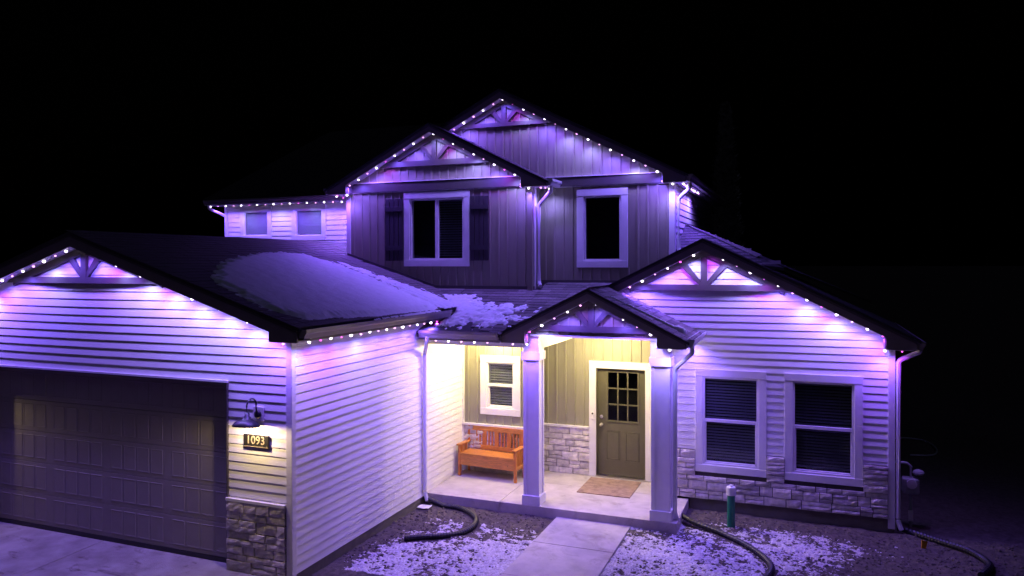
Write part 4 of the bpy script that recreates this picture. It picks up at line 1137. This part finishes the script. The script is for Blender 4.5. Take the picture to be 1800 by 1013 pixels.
# doorbell
db_ = empty('doorbell', (2.535, 5.773, 1.17)); tag(db_, 'small white video doorbell on the left door casing', 'doorbell')
t = MB(); t.box(-0.026, 0.026, -0.022, 0.0, -0.075, 0.075); t.build('body', M['trim'], db_, bevel=0.01)
b = MB(); b.lathe([(0,0),(0.018,0),(0.018,0.003),(0,0.006)], (0,0,0), 14); o = b.build('lens', M['black'], db_); o.location = (0, -0.0225, 0.042); o.rotation_euler = (math.pi/2, 0, 0)

# ------------------------------------------------------------------ drain hoses, pipe, meter, stake
def curve_pts(P, n):
    out = []
    for i in range(len(P)-1):
        p0 = Vector(P[max(i-1,0)]); p1 = Vector(P[i]); p2 = Vector(P[i+1]); p3 = Vector(P[min(i+2, len(P)-1)])
        for k in range(n):
            t_ = k/n
            out.append(0.5*((2*p1) + (p2-p0)*t_ + (2*p0-5*p1+4*p2-p3)*t_*t_ + (3*p1-p0-3*p2+p3)*t_**3))
    out.append(Vector(P[-1])); return out
def hose(P, label, r_=0.052, z0=None, n=14):
    pts = [(x, y, (z0[i] if z0 and i < len(z0) else max(ground_z(x, y), -0.19) + r_*0.85)) for i, (x, y) in enumerate(P)]
    b = MB(); b.tube(curve_pts(pts, n), r_, 10, ribs=0.88); o = b.build('drain_hose', M['hose'], smooth=False); tag(o, label, 'drain hose', 'black drain hoses on the dirt')
    return o
hose(H1, 'black corrugated drain hose curling from the garage corner downspout', 0.046, [-0.07, -0.10])
hose(H2, 'black corrugated drain hose curving from the right porch post', 0.046, [-0.05, -0.09])
hose(H3, 'black corrugated drain hose at the far right corner of the wing', 0.05)
cp = empty('cleanout_pipe', (5.215, 4.36, -0.2)); tag(cp, 'upright green plastic pipe with white cap before the wing window', 'pipe')
b = MB(); b.lathe([(0,0),(0.062,0),(0.062,0.60),(0,0.60)], (0,0,0), 20); b.build('pipe', M['pipe'], cp, smooth=False)
b = MB(); b.lathe([(0.0,0.555),(0.072,0.555),(0.072,0.67),(0.066,0.685),(0.026,0.688),(0.024,0.715),(0.0,0.716)], (0,0,0), 20); b.build('cap', M['pvc'], cp)
gm_ = empty('gas_meter', (7.92, 5.45, -0.18)); tag(gm_, 'dim gas meter on a riser pipe by the right corner', 'gas meter')
t = MB(); t.tube([(0,0,0),(0,0,0.56)], 0.022, 10); t.build('riser', M['grey'], gm_)
t = MB(); t.tube([(0,0,0.80),(0,0,0.98),(-0.05,0,1.03),(-0.26,0.0,1.03)], 0.02, 10); t.build('inlet_pipe', M['grey'], gm_)
t = MB(); t.box(-0.13, 0.12, -0.09, 0.09, 0.55, 0.80); t.build('meter_body', M['grey'], gm_, bevel=0.03)
b = MB(); b.lathe([(0,0),(0.075,0),(0.075,0.03),(0,0.036)], (0,0,0), 18); o = b.build('dial', M['pvc'], gm_); o.location = (0,-0.091,0.72); o.rotation_euler = (math.pi/2,0,0)
b = MB(); b.lathe([(0,0),(0.07,0.0),(0.085,0.03),(0.07,0.06),(0.02,0.08),(0,0.08)], (0,0,0), 16); o = b.build('regulator', M['grey'], gm_); o.location = (0.11, 0, 0.86)
t = MB(); t.box(-0.04, 0.03, -0.03, -0.022, 0.10, 0.27); t.build('tag_plate', M['pvc'], gm_)
t = MB(); t.prism([(-0.03,0,0),(0.03,0,0),(0.045,0.0,0.14),(-0.045,0.0,0.14)], (0,0.012,0)); o = t.build('marker_stake', M['yellow']); o.location = (7.97, 4.46, -0.20); o.rotation_euler = (R(-12), R(14), R(20)); tag(o, 'small yellow marker stake in the dark dirt', 'stake')
b = MB(); pts = [(8.3,11.9),(8.58,12.1),(8.988,11.945),(9.12,11.2),(8.965,10.536),(8.498,10.36)]
b.tube(curve_pts([(x, y, -0.15) for x, y in pts], 10), 0.02, 8); o = b.build('garden_hose', M['grey'], smooth=True); tag(o, 'thin garden hose looped on the dark side yard', 'hose')
# scrap of clear plastic at the downspout foot
t = MB(); vs = []; fs = []
for j in range(5):
    for i in range(5): vs.append((0.06+0.05*i, 3.30+0.05*j, -0.13 + 0.035*noise.noise((i*0.9, j*0.9, 3))))
for j in range(4):
    for i in range(4): fs.append((j*5+i, j*5+i+1, (j+1)*5+i+1, (j+1)*5+i))
t.pts(vs, fs); t.pts([(v[0], v[1], v[2]-0.004) for v in vs], [f[::-1] for f in fs]); o = t.build('plastic_scrap', M['pvc']); tag(o, 'crumpled white plastic scrap below the garage downspout', 'scrap')

# ------------------------------------------------------------------ tall slim tree far behind
tr = empty('tree', (1.8, 40, -0.3)); tag(tr, 'tall slim conical tree barely visible in the night behind the house', 'tree')
t = MB(); t.tube([(0,0,0),(0.03,0,4),(0,0.02,9),(0.02,0,13.6)], [0.24,0.17,0.09,0.02], 8); t.build('trunk', M['bark'], tr)
t = MB(); rg = random.Random(9)
for i in range(5200):
    h = rg.random()**1.2; z = 1.2 + 12.9*h; rmax = 1.55*(1-h)**0.75*(0.85 + 0.25*noise.noise((z*1.3, 1, 2))) + 0.03
    a = rg.uniform(0, 6.283); q = rmax*math.sqrt(rg.uniform(0.15, 1)); x, y = q*math.cos(a), q*math.sin(a); s = rg.uniform(0.22, 0.46)
    d1 = Vector((math.cos(a), math.sin(a), rg.uniform(0.4, 1.4))).normalized()*s; d2 = Vector((-math.sin(a), math.cos(a), rg.uniform(-0.3, 0.3))).normalized()*s*0.35
    c = Vector((x, y, z)); t.pts([c-d2, c+d1*0.5+d2*0.6, c+d1, c+d1*0.4-d2*1.4], [(0,1,2,3)])
t.build('crown', M['leaf'], tr)
